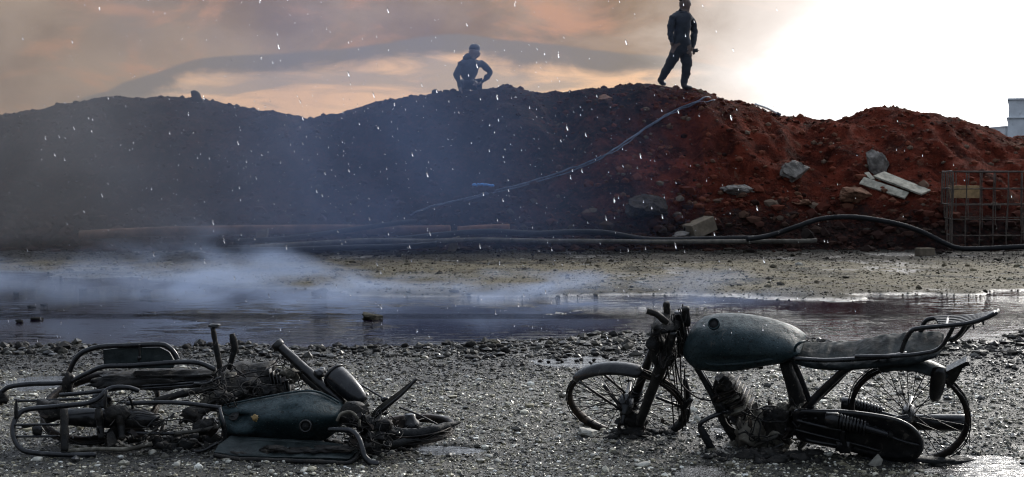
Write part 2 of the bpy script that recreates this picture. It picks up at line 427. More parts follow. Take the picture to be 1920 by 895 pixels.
M['cage'] = m_plain('galvanised_tube', (.060, .043, .032), .8, .5, 12, .1)
M['hose_black'] = m_plain('black_hose', (.010, .010, .011), .75, .4, 6, 0, .3, .18)
M['hose_blue'] = m_plain('blue_grey_hose', (.055, .068, .10), .6, .4, 6, 0, .3, .2)
M['hose_pale'] = m_plain('dusty_hose', (.085, .075, .062), .85, .45, 5, 0, .3, .15)
M['pipe_rust'] = m_plain('rusty_pipe', (.085, .042, .026), .85, .5, 4, 0, .3, .15)
M['white'] = m_plain('white_paint', (.72, .72, .70), .5, .1, 4)
M['concrete'] = m_plain('pale_concrete', (.62, .64, .66), .8, .12, 1.2)
M['glass_dark'] = m_plain('window_glass', (.05, .06, .07), .1, .2, 1)
M['jacket'] = m_plain('dark_jacket', (.015, .018, .024), .95, .3, 9)
M['trousers'] = m_plain('dark_trousers', (.014, .016, .020), .95, .3, 9)
M['skin'] = m_plain('skin', (.10, .065, .05), .7, .15, 9)
M['boot'] = m_plain('boot', (.015, .014, .013), .6, .3, 9)
M['hair'] = m_plain('hair', (.012, .010, .009), .7, .3, 30)

def m_ground():
    m, t, b, o = mat('oily_gravel_ground'); p = pos(t); s = t.n('ShaderNodeSeparateXYZ', {0: p})
    n = t.noise(p, .9, 6, .6, .4); f = t.noise(p, 60, 6, .75); mid = t.noise(p, 6, 5, .65)
    c = t.mix(t.mr(f, .35, .68), (.010, .009, .007), (.075, .067, .048))
    tan = t.mix(t.mr(f, .3, .7), (.075, .062, .040), (.20, .17, .115))
    dry = t.math('MULTIPLY', t.mr(s.outputs[1], 12.6, 14.2), t.mr(s.outputs[1], 20.6, 17.6))
    dry = t.math('MULTIPLY', dry, t.mr(t.math('ADD', n, t.math('MULTIPLY', mid, .35)), .50, .68))
    c = t.mix(dry, c, tan)
    # oil-black mud round the pond and in scattered patches
    wet = t.math('ADD', t.math('MULTIPLY', t.math('SUBTRACT', n, .5), 2.2), t.math('MULTIPLY', t.math('SUBTRACT', mid, .5), .8))
    shore = t.math('MULTIPLY', t.math('SUBTRACT', 1.0, t.math('ABSOLUTE', t.math('DIVIDE', t.math('SUBTRACT', s.outputs[1], 9.8), 2.3))), 1.5)
    foot = t.mr(s.outputs[1], 16.6, 19.6)
    k = t.mr(t.math('ADD', wet, t.math('MAXIMUM', shore, foot)), .05, .55)
    c = t.mix(t.math('MULTIPLY', k, .86), c, (.0085, .0080, .0075))

    def stain_(cx, cy, rx, ry):
        a_ = t.math('POWER', t.math('DIVIDE', t.math('SUBTRACT', s.outputs[0], cx), rx), 2.0); b_ = t.math('POWER', t.math('DIVIDE', t.math('SUBTRACT', s.outputs[1], cy), ry), 2.0)
        q_ = t.math('ADD', t.math('SQRT', t.math('ADD', a_, b_)), t.math('MULTIPLY', t.math('SUBTRACT', mid, .5), 2.2)); return t.mr(q_, .55, 1.25, 1, 0)
    burnt = t.math('MAXIMUM', stain_(-1.40, 5.80, 1.15, .50), stain_(1.30, 5.85, .95, .42))
    c = t.mix(t.math('MULTIPLY', burnt, .80), c, (.010, .0095, .009))
    low = t.mr(s.outputs[2], -.028, -.005, 1, 0)
    c = t.mix(low, c, (.010, .009, .009))
    t.put(b.inputs['Base Color'], c)
    t.put(b.inputs['Roughness'], t.math('SUBTRACT', t.mr(mid, .3, .7, .75, .5), t.math('MULTIPLY', low, .25)))
    t.put(b.inputs['Specular IOR Level'], t.math('MAXIMUM', t.mr(s.outputs[1], 8, 12.5, .4, .03), t.math('MULTIPLY', low, .5)))
    bump(t, b, t.math('ADD', f, t.math('MULTIPLY', t.noise(p, 25, 4, .7), 1.5)), .8, .02)
    return m
M['ground'] = m_ground()
def m_gravel(name, tanshift=0.0):
    m, t, b, o = mat(name); g = t.n('ShaderNodeNewGeometry'); r = g.outputs['Random Per Island']; p = g.outputs['Position']
    s = t.n('ShaderNodeSeparateXYZ', {0: p})
    cr = t.n('ShaderNodeValToRGB', {0: r}); e = cr.color_ramp.elements
    e[0].position = 0; e[0].color = (.015, .014, .013, 1); e[1].position = 1.0; e[1].color = (.66, .65, .60, 1)
    for q, cc in ((.32, (.028, .024, .015)), (.56, (.105, .092, .057)), (.78, (.28, .248, .165)), (.91, (.56, .525, .42))):
        x = e.new(q); x.color = cc + (1,)
    n = t.noise(p, .9, 6, .6, .4); mid = t.noise(p, 6, 5, .65)
    wet = t.math('ADD', t.math('MULTIPLY', t.math('SUBTRACT', n, .5), 2.2), t.math('MULTIPLY', t.math('SUBTRACT', mid, .5), .8))
    shore = t.math('MULTIPLY', t.math('SUBTRACT', 1.0, t.math('ABSOLUTE', t.math('DIVIDE', t.math('SUBTRACT', s.outputs[1], 9.8), 2.3))), 1.5)
    foot = t.mr(s.outputs[1], 16.6, 19.6)
    k = t.mr(t.math('ADD', wet, t.math('MAXIMUM', shore, foot)), .05, .55)
    c = cr.outputs[0]
    dry = t.math('MULTIPLY', t.mr(s.outputs[1], 12.6, 14.2), t.mr(n, .46, .60))
    c = t.mix(t.math('MULTIPLY', t.mr(s.outputs[1], 11.5, 13), .6), c, (.028, .024, .017)); c = t.mix(t.math('MULTIPLY', dry, .7), c, (.17, .14, .085))
    c = t.mix(t.math('MULTIPLY', k, .92), c, (.010, .009, .0085))

    def stain_(cx, cy, rx, ry):
        a_ = t.math('POWER', t.math('DIVIDE', t.math('SUBTRACT', s.outputs[0], cx), rx), 2.0); b_ = t.math('POWER', t.math('DIVIDE', t.math('SUBTRACT', s.outputs[1], cy), ry), 2.0)
        q_ = t.math('ADD', t.math('SQRT', t.math('ADD', a_, b_)), t.math('MULTIPLY', t.math('SUBTRACT', mid, .5), 2.2)); return t.mr(q_, .55, 1.25, 1, 0)
    burnt = t.math('MAXIMUM', stain_(-1.40, 5.80, 1.15, .50), stain_(1.30, 5.85, .95, .42))
    c = t.mix(t.math('MULTIPLY', burnt, .72), c, (.010, .0095, .009))
    c = t.mix(t.mr(t.noise(p, 90, 4, .7), .5, .7, 0, .45), c, (.02, .019, .017))
    t.put(b.inputs['Base Color'], c); t.put(b.inputs['Roughness'], t.math('ADD', t.mr(t.math('FRACT', t.math('MULTIPLY', r, 37.0)), 0, 1, .3, .75), t.mr(s.outputs[1], 10, 13, 0, .3)))
    t.put(b.inputs['Specular IOR Level'], t.math('MULTIPLY', t.mr(s.outputs[1], 8, 12.5, .45, .05), t.mr(k, 0, 1, 1, .35)))
    return m
M['gravel'] = m_gravel('gravel')
def m_bank():
    m, t, b, o = mat('red_earth'); p = pos(t); s = t.n('ShaderNodeSeparateXYZ', {0: p})
    n = t.noise(p, .55, 6, .6, .5); mid = t.noise(p, 2.4, 6, .68, .4); f = t.noise(p, 14, 6, .75)
    c = t.mix(t.mr(mid, .34, .66), (.026, .0065, .0042), (.128, .025, .0135))
    c = t.mix(t.mr(f, .52, .75, 0, .7), c, (.17, .050, .030))
    c = t.mix(t.mr(f, .42, .25, 0, .85), c, (.020, .008, .006))
    c = t.mix(t.mr(t.noise(p, 1.7, 5, .7, 1.0), .60, .70, 0, .5), c, (.12, .078, .052))
    # soot and oil: the left of the bank and its lower third are blackened
    sx = t.math('ADD', t.math('ADD', t.mr(s.outputs[0], 5.6, -1.2, smooth=False), t.mr(s.outputs[2], 1.9, 3.0, 0, .30)), t.math('MULTIPLY', t.math('SUBTRACT', n, .5), 1.5))
    sz = t.math('ADD', t.mr(s.outputs[2], 1.15, .25, smooth=False), t.math('MULTIPLY', t.math('SUBTRACT', mid, .5), 2.4))
    soot = t.math('MAXIMUM', t.mr(sx, .25, .85), t.mr(sz, .35, .9))
    soot = t.math('MULTIPLY', soot, t.mr(f, .68, .40, .70, .97))
    sc = t.mix(t.mr(mid, .4, .65), (.007, .007, .007), (.018, .016, .015))
    c = t.mix(soot, c, sc)
    t.put(b.inputs['Base Color'], c); t.put(b.inputs['Roughness'], .95); t.put(b.inputs['Specular IOR Level'], .02)
    bump(t, b, t.math('ADD', f, t.math('MULTIPLY', t.noise(p, 40, 4, .7), .6)), 1.0, .08)
    return m
M['bank'] = m_bank()
def m_clod():
    m, t, b, o = mat('earth_clods'); g = t.n('ShaderNodeNewGeometry'); p = g.outputs['Position']; s = t.n('ShaderNodeSeparateXYZ', {0: p})
    cr = t.n('ShaderNodeValToRGB', {0: g.outputs['Random Per Island']}); e = cr.color_ramp.elements
    e[0].color = (.018, .008, .006, 1); e[1].color = (.115, .088, .066, 1)
    for q, cc in ((.35, (.07, .018, .011)), (.65, (.12, .035, .02)), (.86, (.090, .045, .028))): e.new(q).color = cc + (1,)
    so = t.math('MAXIMUM', t.mr(s.outputs[0], 4.0, -1.0), t.mr(s.outputs[2], .9, .3)); c = t.mix(t.math('MULTIPLY', so, .8), cr.outputs[0], (.012, .011, .010))
    t.put(b.inputs['Base Color'], c); t.put(b.inputs['Roughness'], .95); t.put(b.inputs['Specular IOR Level'], .03); return m
M['clod'] = m_clod()
def m_water(name, tint, wave, rough=.03):
    m, t, b, o = mat(name); p = pos(t)
    t.put(b.inputs['Base Color'], tint + (1,)); t.put(b.inputs['Roughness'], rough); t.put(b.inputs['IOR'], 1.7 if 'puddle' in name else 1.38)
    t.put(b.inputs['Specular IOR Level'], .5 if 'puddle' in name else .26)
    a = t.noise(t.mapping(p, (2.4, 9, 1)), 2.0, 4, .6); c = t.noise(t.mapping(p, (5, 11, 1), (3, 1, 0)), 4.5, 3, .6)
    calm = t.mr(t.math('ADD', t.math('MULTIPLY', t.noise(p, .5, 3, .5), .6), t.math('MULTIPLY', t.noise(t.mapping(p, (1.6, 6, 1)), 2.2, 3, .6), .4)), .505, .55, .02, 1.0)
    h = t.math('MULTIPLY', t.math('ADD', a, t.math('MULTIPLY', c, .45)), calm)
    if 'puddle' in name: h = t.math('ADD', a, t.math('MULTIPLY', c, .45))
    bump(t, b, h, 1.0, wave); return m
M['water'] = m_water('dark_oily_water', (.005, .003, .008), .060)
M['puddle'] = m_water('puddle_water', (.012, .011, .010), .018, .06)

# ================================================================ THE SETTING
def axis(vals):
    out = []
    for (a, b, st) in vals: out += list(np.arange(a, b, st))
    return np.array(out + [vals[-1][1]])
gx = axis([(-420, -60, 40), (-60, -14, 4), (-14, -5.2, .16), (-5.2, 5.2, .036), (5.2, 14, .16), (14, 60, 4), (60, 420, 40)])
gy = axis([(-60, 0, 6), (0, 4.6, .4), (4.6, 7.5, .03), (7.5, 14.5, .05), (14.5, 22, .12), (22, 40, 1), (40, 900, 40)])
XX, YY = np.meshgrid(gx, gy); ZZ = G(XX, YY)
ZZ = np.where((YY > 26) | (np.abs(XX) > 60), -.02, ZZ)
nx, ny = len(gx), len(gy)
I = (np.arange(ny - 1)[:, None] * nx + np.arange(nx - 1)[None, :]).ravel()
Q = np.stack([I, I + 1, I + 1 + nx, I + nx], 1)
o = bulk('ground', np.stack([XX, YY, ZZ], -1).reshape(-1, 3), Q, M['ground'], smooth=True)
tag(o, 'dark wet oily gravel ground with tan patches', kind='structure')

ex = np.arange(-21, 22, .06); ey = axis([(19.6, 25.6, .055), (25.6, 33, .3)])
XX, YY = np.meshgrid(ex, ey); ZZ = E(XX, YY)
nx, ny = len(ex), len(ey)
I = (np.arange(ny - 1)[:, None] * nx + np.arange(nx - 1)[None, :]).ravel()
Q = np.stack([I, I + 1, I + 1 + nx, I + nx], 1)
o = bulk('earth_bank', np.stack([XX, YY, ZZ], -1).reshape(-1, 3), Q, M['bank'], smooth=True)
tag(o, 'long bank of red earth blackened by soot on the left', kind='structure')

def sheet(name, x0, x1, y0, y1, z, m, label):
    n = 2; V = [(x0, y0, z), (x1, y0, z), (x1, y1, z), (x0, y1, z)]
    o = mesh(name, V, [(0, 1, 2, 3)], m, base=((x0 + x1) / 2, (y0 + y1) / 2, z)); tag(o, label, kind='structure'); return o
sheet('pond_water', -13, 13, 8.3, 17.5, WATER, M['water'], 'dark rippled oily pond across the middle ground')
plab = ['bright narrow puddle behind the toppled motorcycle rack', 'bright puddle with dark clods between the two motorcycles', 'shallow puddle at the bottom edge below the standing motorcycle engine',
        'bright puddle in the lower right corner', 'tiny puddle under the standing motorcycle engine', 'thin far puddle below the black arching hose', 'murky shallow puddle beside the toppled front wheel', 'thin far puddle at the foot of the wire cage']
for (cx, cy, rx, ry), lb in zip(_pw, plab):
    V = [(cx + rx * 1.32 * math.cos(a), cy + ry * 1.32 * math.sin(a), -.010) for a in np.linspace(0, 2 * math.pi, 33)[:-1]]
    tag(mesh('puddle', V, [tuple(range(32))], M['puddle'], base=(cx, cy, -.010)), lb, kind='structure')

# ---- loose gravel (countless)
def scatter(n, yr, size, sub, seed, pw=1.0, xm=.46):
    g = np.random.default_rng(seed)
    u = g.random(n); Y = yr[0] + (yr[1] - yr[0]) * u ** pw
    X = (g.random(n) * 2 - 1) * (xm * Y + .25)
    Z = G(X, Y)
    keep = (Z > WATER - .004) & ((PUD(X, Y) < .014) | (g.random(n) < .03)); X, Y, Z = X[keep], Y[keep], Z[keep]; n = len(X)
    if sub == 0:
        V0 = np.array([(1, 0, 0), (-.5, .87, 0), (-.5, -.87, 0), (.2, .3, .8), (0, 0, -.6)], float); F0 = np.array([(0, 1, 3), (1, 2, 3), (2, 0, 3), (1, 0, 4), (2, 1, 4), (0, 2, 4)])
    else: V0, F0 = ico(1)
    sz = size[0] + (size[1] - size[0]) * g.random(n) ** 2.2
    sz = sz * (Y / 6.0) ** .25
    ang = g.random(n) * 6.283; ca, sa = np.cos(ang), np.sin(ang)
    sc = np.stack([sz * g.uniform(.7, 1.3, n), sz * g.uniform(.7, 1.3, n), sz * g.uniform(.45, .85, n)], 1)
    V = V0[None] * (1 + g.uniform(-.28, .28, (n, len(V0), 1))) * sc[:, None, :]
    V = np.stack([V[..., 0] * ca[:, None] - V[..., 1] * sa[:, None], V[..., 0] * sa[:, None] + V[..., 1] * ca[:, None], V[..., 2]], -1)
    V = V + np.stack([X, Y, Z + sz * .15], 1)[:, None, :]
    Fc = F0[None] + (np.arange(n) * len(V0))[:, None, None]
    return V.reshape(-1, 3), Fc.reshape(-1, 3)
parts = [scatter(105000, (4.9, 9.3), (.0030, .0090), 0, 1, 1.15), scatter(22000, (4.9, 9.6), (.005, .0135), 1, 2, 1.1), scatter(1600, (4.9, 9.8), (.012, .026), 1, 3),
         scatter(34000, (9.3, 20.5), (.004, .016), 0, 4, .9), scatter(2500, (8.6, 10.2), (.012, .040), 1, 5), scatter(500, (12.5, 20.8), (.012, .04), 1, 6)]
Vs = []; Fs = []; k = 0
for V, Fc in parts: Vs.append(V); Fs.append(Fc + k); k += len(V)
o = bulk('gravel', np.concatenate(Vs), np.concatenate(Fs), M['gravel'])
tag(o, 'loose grey, black and white gravel strewn over the ground', kind='stuff')

# ---- soil clods on the bank (countless)
def clods(n, seed):
    g = np.random.default_rng(seed); X = g.uniform(-13, 13, n); Y = g.uniform(20.6, 24.8, n); Z = E(X, Y)
    V0, F0 = ico(1); sz = .009 + .060 * g.random(n) ** 6
    V = V0[None] * (1 + g.uniform(-.3, .3, (n, 12, 1))) * (sz[:, None] * np.array([1.1, 1, .8]))[:, None, :]
    V = V + np.stack([X, Y, Z], 1)[:, None, :]
    return V.reshape(-1, 3), (F0[None] + (np.arange(n) * 12)[:, None, None]).reshape(-1, 3)
V, Fc = clods(11000, 9)
def rubble(n, seed):
    g = np.random.default_rng(seed); X = g.uniform(-12, 12, n); Y = 20.75 + g.normal(0, .38, n); Z = np.maximum(E(X, Y), G(X, Y))
    V0, F0 = ico(1); sz = .02 + .10 * g.random(n) ** 4
    V = V0[None] * (1 + g.uniform(-.35, .35, (n, 12, 1))) * (sz[:, None] * np.array([1.2, 1, .75]))[:, None, :] + np.stack([X, Y, Z], 1)[:, None, :]
    return V.reshape(-1, 3), (F0[None] + (np.arange(n) * 12)[:, None, None]).reshape(-1, 3)
V2, F2 = rubble(2600, 19); Fc = np.concatenate([Fc, F2 + len(V)]); V = np.concatenate([V, V2])
o = bulk('soil_clods', V, Fc, M['clod']); tag(o, 'loose clods of earth lying all over the bank', kind='stuff')

# ---- stones and rocks that can be told apart
def stone(name, p, r, m, label, cat, group=None, seed=0, flatten=.65, sub=2, amp=.3, rz=0, sx=1.0):
    c, s_ = math.cos(rz), math.sin(rz)
    ax = [Vector((c, s_, 0)) * r * sx, Vector((-s_, c, 0)) * r, Vector((0, 0, r * flatten))]
    base = Vector(p); rq = random.Random(seed)
    V, Fc = lump((0, 0, 0), [(1, 0, 0), (0, 1, 0), (0, 0, 1)], sub, amp * .6, 1.6, seed, .9)
    for _ in range(9):
        nn = Vector((rq.gauss(0, 1), rq.gauss(0, 1), rq.gauss(0, 1))).normalized(); dd = rq.uniform(.55, .85)
        V = [v - nn * max(0, v.dot(nn) - dd) for v in V]
    if sub >= 3:
        A_ = np.array([tuple(v) for v in V]); A_ = A_ * (1 + .16 * fbm(A_[:, 0] * 5 + A_[:, 2] * 3, A_[:, 1] * 5 - A_[:, 2] * 4, seed, 3))[:, None]; V = [Vector(v) for v in A_]
    V = [base + Vector((0, 0, r * flatten * .4)) + ax[0] * v.x + ax[1] * v.y + ax[2] * v.z for v in V]
    o = mesh(name, V, Fc, m, base=base, smooth=sub < 3); return tag(o, label, cat, group)
stone('rock', flat(699, 598, WATER) - Vector((0, 0, .02)), .098, M['mossy'], 'mossy dark rock standing out of the pond water', 'rock', seed=8, flatten=.62, sub=3, amp=.5)
stone('rock', onground(926, 648), .058, M['mossy'], 'small dark rock on the near shore of the pond', 'rock', seed=5, sub=3)
stone('stone', onground(1102, 818), .050, M['stone'], 'pale stone against the front rim of the standing motorcycle', 'stone', seed=8, sub=3, flatten=.7)
stone('stone', onground(1205, 873), .030, M['stone'], 'flat pale stone below the standing motorcycle front wheel', 'stone', seed=9, flatten=.4, sx=1.3)
stone('stone', onground(72, 864), .022, M['stone'], 'white stone below the toppled motorcycle rack', 'stone', seed=10, sx=1.3)
stone('stone', onground(428, 868), .018, M['stone'], 'white stone in front of the scorched seat pan', 'stone', seed=11)
stone('stone', onground(335, 702), .022, M['stone'], 'yellowish stone behind the toppled motorcycle', 'stone', seed=12)
stone('stone', onground(1449, 858), .032, M['stone'], 'pale rounded stone under the standing motorcycle crankcase', 'stone', seed=13)
for i, (x, y, r) in enumerate([(60, 577, .035), (82, 573, .03), (70, 600, .04), (36, 605, .03), (30, 552, .03), (598, 551, .07), (275, 548, .05), (155, 545, .035)]):
    stone('rock', flat(x, y, WATER), r, M['darkstone'], 'small dark clod lying in the misty pond', 'rock', 'dark clods in the misty water', seed=20 + i, sx=1.4)
rs = random.Random(5)
for i in range(46):
    x = rs.uniform(10, 960); p = onground(x, 655 + rs.uniform(-7, 10) - x * .004)
    stone('clod', p, rs.uniform(.018, .045), M['darkstone'], 'black clod on the near shoreline ' + ('behind the toppled luggage rack' if x < 330 else 'behind the upright levers of the toppled motorcycle' if x < 500 else 'behind the slanting fork tube' if x < 700 else 'left of the bright middle puddle'), 'clod', 'black clods along the near shore', seed=40 + i, flatten=.8)
for i in range(44):
    x = rs.uniform(20, 1900); y = rs.uniform(790, 888)
    stone('stone', onground(x, y), rs.uniform(.012, .020), M['stone'], 'pale stone in the gravel ' + ('around the toppled motorcycle rack' if x < 400 else 'around the toppled motorcycle tank and wheel' if x < 880 else 'in the gap between the two motorcycles' if x < 1070 else 'below the standing motorcycle front wheel' if x < 1300 else 'around the standing motorcycle engine' if x < 1600 else 'around the standing motorcycle rear wheel'), 'stone', 'pale stones in the foreground gravel', seed=100 + i)
for i in range(26):
    x = rs.uniform(1010, 1160); stone('clod', onground(x, rs.uniform(668, 688)), rs.uniform(.012, .026), M['darkstone'], 'black clod in the bright puddle between the motorcycles', 'clod', 'black clods in the puddle', seed=170 + i)
for (x, y) in ((1795, 882), (1880, 886), (1762, 876)):
    stone('clod', onground(x, y), .016, M['darkstone'], 'black clod in the lower right puddle', 'clod', 'black clods in the corner puddle', seed=x)
rocks = [(1485, 332, .26, 'grey_rock', 'ragged pale grey rock high on the red bank left of the boards', 1.1, .7), (1643, 322, .22, 'grey_rock', 'upright grey rock just above the pale boards', .85, 1.3),
         (1600, 372, .24, 'brown_rock', 'tan rock at the left end of the pale boards', 1.1, .55), (1388, 361, .22, 'grey_rock', 'blocky grey rock in the middle of the red bank', 1.25, .5),
         (1212, 402, .30, 'sooty_rock', 'large sooty brown boulder at the bank foot left of the timber block', 1.2, .85), (1505, 383, .13, 'brown_rock', 'small reddish rock below the tan rock on the bank', 1.4, .5),
         (1135, 190, .16, 'brown_rock', 'dull rock under the bank crest left of the standing person', 1.2, .6), (1275, 445, .12, 'grey_rock', 'low grey rock beside the timber block', 1.5, .5)]
for i, (x, y, r, m, lb, sx, fl) in enumerate(rocks):
    stone('rock', hit(x, y), r, M[m], lb, 'rock', seed=200 + i, sx=sx, flatten=fl, sub=4, amp=.35)
p = hit(369, 187); mesh('rock', *lump(p + Vector((0, 0, .03)), [Vector((.10, 0, 0)), Vector((0, .09, 0)), Vector((-.05, 0, .13))], 2, .25, 1.5, 5, .8), M['darkstone'], base=p)
tag(COL.objects[-1], 'pointed rock on the crest at the far left', 'rock')
p = hit(815, 172); mesh('rock', *lump(p + Vector((0, 0, .02)), [Vector((.06, 0, 0)), Vector((0, .06, 0)), Vector((0, 0, .06))], 2, .25, 1.5, 6, .8), M['darkstone'], base=p)
tag(COL.objects[-1], 'small rock on the crest left of the crouching person', 'rock')

# ---- far building at the right edge
b0 = at(1888, 300, 70.0); bd = Vector((.37, .929, 0)); bu = Vector((.929, -.37, 0)); bz = Vector((0, 0, 1))
top = at(1888, 187, 70).z; mid = at(1888, 221, 70).z
def bpt(u, d, z): return Vector((b0.x, b0.y, 0)) + bu * u + bd * d + bz * z
bl = thing('building', bpt(6, 4, 0), 'pale concrete building beyond the bank at the right edge', 'building')
def bbox(name, u0, u1, d0, d1, z0, z1, m, par, bv=.02): return mesh(name, *box(bpt((u0 + u1) / 2, (d0 + d1) / 2, (z0 + z1) / 2), [bu * ((u1 - u0) / 2), bd * ((d1 - d0) / 2), bz * ((z1 - z0) / 2)], bv), M[m], par, smooth=False)
bbox('wall', 0, 12, 0, 8, 0, mid - .05, 'concrete', bl); bbox('ledge', -.08, 12.1, -.08, 8.1, mid - .05, mid + .03, 'concrete', bl)
bbox('upper_wall', .03, 12, .03, 8, mid + .03, top - .03, 'concrete', bl); bbox('parapet', -.05, 12.05, -.05, 8.05, top - .03, top + .08, 'concrete', bl)
for u in (2.6, 6.0, 9.4):
    wd = bbox('window', u - .5, u + .5, -.04, .02, mid + .12, mid + .82, 'white', bl); bbox('pane', u - .42, u + .42, -.06, -.045, mid + .19, mid + .75, 'glass_dark', wd, 0)
c = at(1881, 240, 71.5)
t_ = thing('annex', (c.x, 72, 0), 'low pale block left of the concrete building', 'building')
mesh('wall', *box((c.x, 72, c.z / 2), [(.28, 0, 0), (0, 1.5, 0), (0, 0, c.z / 2)], .02), M['concrete'], t_, smooth=False)
mesh('coping', *box((c.x, 72, c.z + .04), [(.31, 0, 0), (0, 1.55, 0), (0, 0, .04)], .01), M['concrete'], t_, smooth=False)

# ---- hoses and pipes
def hose(name, pix, r, m, label, lift=.0, fixedY=None, seedw=0, cat='hose'):
    P = []
    for q in spline([Vector((a_, b_, 0)) for a_, b_ in pix], 5):
        p = hit(q.x, q.y); d = (CAM - p).normalized(); p = p + d * (r * 2 + lift + .06); P.append(p)
    for _ in range(6): P = [P[0]] + [(P[i - 1] + P[i] * 2 + P[i + 1]) / 4 for i in range(1, len(P) - 1)] + [P[-1]]
    for q in P: q.z = max(q.z, terrain(q.x, q.y) + r * .8)
    P = [q + Vector((rs.gauss(0, .006), 0, rs.gauss(0, .008))) for q in P]; V, Fc = tube(P, r, 9, 2)
    o = mesh(name, V, Fc, m, base=P[0]); tag(o, label, cat); return o
hose('hose', [(1345, 184), (1300, 193), (1255, 212), (1215, 237), (1160, 276), (1110, 302), (1040, 327), (960, 350), (880, 370), (800, 389), (770, 404)], .015, M['hose_blue'], 'blue grey hose running up the bank to the standing person')
hose('hose', [(1340, 188), (1296, 198), (1250, 218), (1210, 243), (1158, 281), (1106, 308), (1036, 333), (955, 356), (870, 376)], .010, M['hose_blue'], 'thinner pale hose running just below the blue grey hose', cat='hose')
hose('hose', [(886, 347), (900, 346), (912, 347), (926, 349)], .020, m_plain('bright_blue_hose', (.03, .16, .42), .4), 'short bright blue hose end lying on the sooty bank')
def ghose(pix, r, m, label, Y, cat='hose', name='hose', sag=True):
    P = []
    for (x, y) in pix:
        p = at(x, y, Y(x) if callable(Y) else Y); p.z = max(p.z, terrain(p.x, p.y) + r * .7); P.append(p)
    P = [q + Vector((rs.gauss(0, .01), rs.gauss(0, .03), rs.gauss(0, .006))) for q in P]
    o = mesh(name, *tube(P, r, 12, 8), m, base=P[0]); tag(o, label, cat); return o
ghose([(470, 464), (560, 458), (640, 452), (700, 449), (800, 452), (900, 450), (1000, 452), (1120, 453), (1240, 454), (1380, 454), (1500, 452), (1530, 451)], .036, M['hose_pale'], 'pale dusty pipe lying along the foot of the bank', 19.6, 'pipe', 'pipe')
ghose([(150, 440), (300, 434), (480, 431), (640, 430), (760, 433), (845, 431)], .075, M['pipe_rust'], 'rusty brown pipe lying left of the short timber post', 20.2, 'pipe', 'pipe')
ghose([(858, 431), (900, 430), (955, 430)], .07, M['pipe_rust'], 'short rusty pipe right of the short timber post', 20.2, 'pipe', 'pipe')
ghose([(440, 452), (520, 449), (600, 440), (680, 428), (740, 420), (780, 416)], .040, M['hose_black'], 'black hose climbing over the rusty pipe', 19.95)
ghose([(430, 466), (540, 464), (650, 460), (740, 450), (840, 438), (920, 434), (1000, 438), (1060, 436), (1130, 437), (1220, 448), (1330, 447), (1440, 445)], .045, M['hose_black'], 'long black hose snaking behind the pale pipe', 19.85)
ghose([(400, 470), (520, 469), (640, 466), (760, 462), (820, 458)], .045, M['hose_black'], 'black hose lying in front of the pale pipe at the left', 19.35)
ghose([(1400, 449), (1450, 441), (1490, 426), (1540, 412), (1590, 408), (1640, 412), (1690, 421), (1735, 436), (1770, 455), (1800, 465), (1845, 466), (1900, 462), (1960, 462)], .038, M['hose_black'], 'thick black hose arching up over the foot of the red bank', 19.4)
# ---- timber
def timber(name, pix, r, m, label, Y, h):
    p = at(*pix, Y); p.z = terrain(p.x, p.y) - .02
    V, Fc = box(p + Vector((0, 0, h / 2)), [(r, .01, .02), (0, r, 0), (.03, 0, h / 2)], .01)
    o = mesh(name, V, Fc, m, base=p, smooth=False); return tag(o, label, 'post')
timber('timber_post', (490, 430), .085, M['oldwood'], 'stubby timber post in the smoke left of the pipes', 20.1, .36)
timber('timber_post', (850, 430), .07, M['oldwood'], 'short timber post between the two rusty pipes', 20.05, .24)
p = hit(1313, 442)
o = mesh('timber_block', *box(p + Vector((0, .05, .13)), [Vector((.19, .10, .075)), Vector((-.06, .15, 0)), Vector((-.035, 0, .11))], .012), M['oldwood'], base=p, smooth=False)
tag(o, 'tilted squared timber block on the black soil behind the pale pipe', 'timber')
p = at(1734, 467, 19.2); p.z = terrain(p.x, p.y)
o = mesh('timber_block', *box(p + Vector((0, 0, .06)), [(.12, .03, 0), (-.02, .08, 0), (0, 0, .065)], .01), M['oldwood'], base=p, smooth=False)
tag(o, 'small brown block under the descending end of the arching hose', 'timber')
# ---- boards on the slope
def board(a, b, c, label, th=.03):
    """a,b long edge, c gives the other long edge (pixels)"""
    A, B, C_ = hit(*a), hit(*b), hit(*c)
    e = (B - A); n = e.cross(C_ - A).normalized(); n = n if n.z > 0 else -n
    wd = (C_ - A) - e.normalized() * (C_ - A).dot(e.normalized()); up = n * .05
    P = [A + up, B + up, B + wd * .85 + up, A + wd + up]
    V, Fc = plate(P, th, n); o = mesh('board', V, Fc, M['wood'], base=A, smooth=False); return tag(o, label, 'board')
board((1657, 328), (1744, 363), (1634, 335), 'upper pale board lying on the red bank')
board((1620, 337), (1704, 366), (1598, 345), 'lower pale board lying on the red bank')
board((1629, 329), (1640, 342), (1621, 331), 'short pale offcut at the top left of the boards')
# white rail on the crest
a = hit(1414, 203); b = hit(1458, 220); a.z += .07; b.z += .05; a.y -= .1; b.y -= .1
rl = thing('crest_rail', a, 'white rail lying on the bank crest right of the standing person', 'rail')
mesh('rail', *tube([a, a.lerp(b, .5) + Vector((0, 0, .02)), b], .022, 8, 4), M['white'], rl)
mesh('end_cap', *tube([b - (b - a) * .1, b + (b - a) * .05], .035, 8, 2), M['hose_blue'], rl)

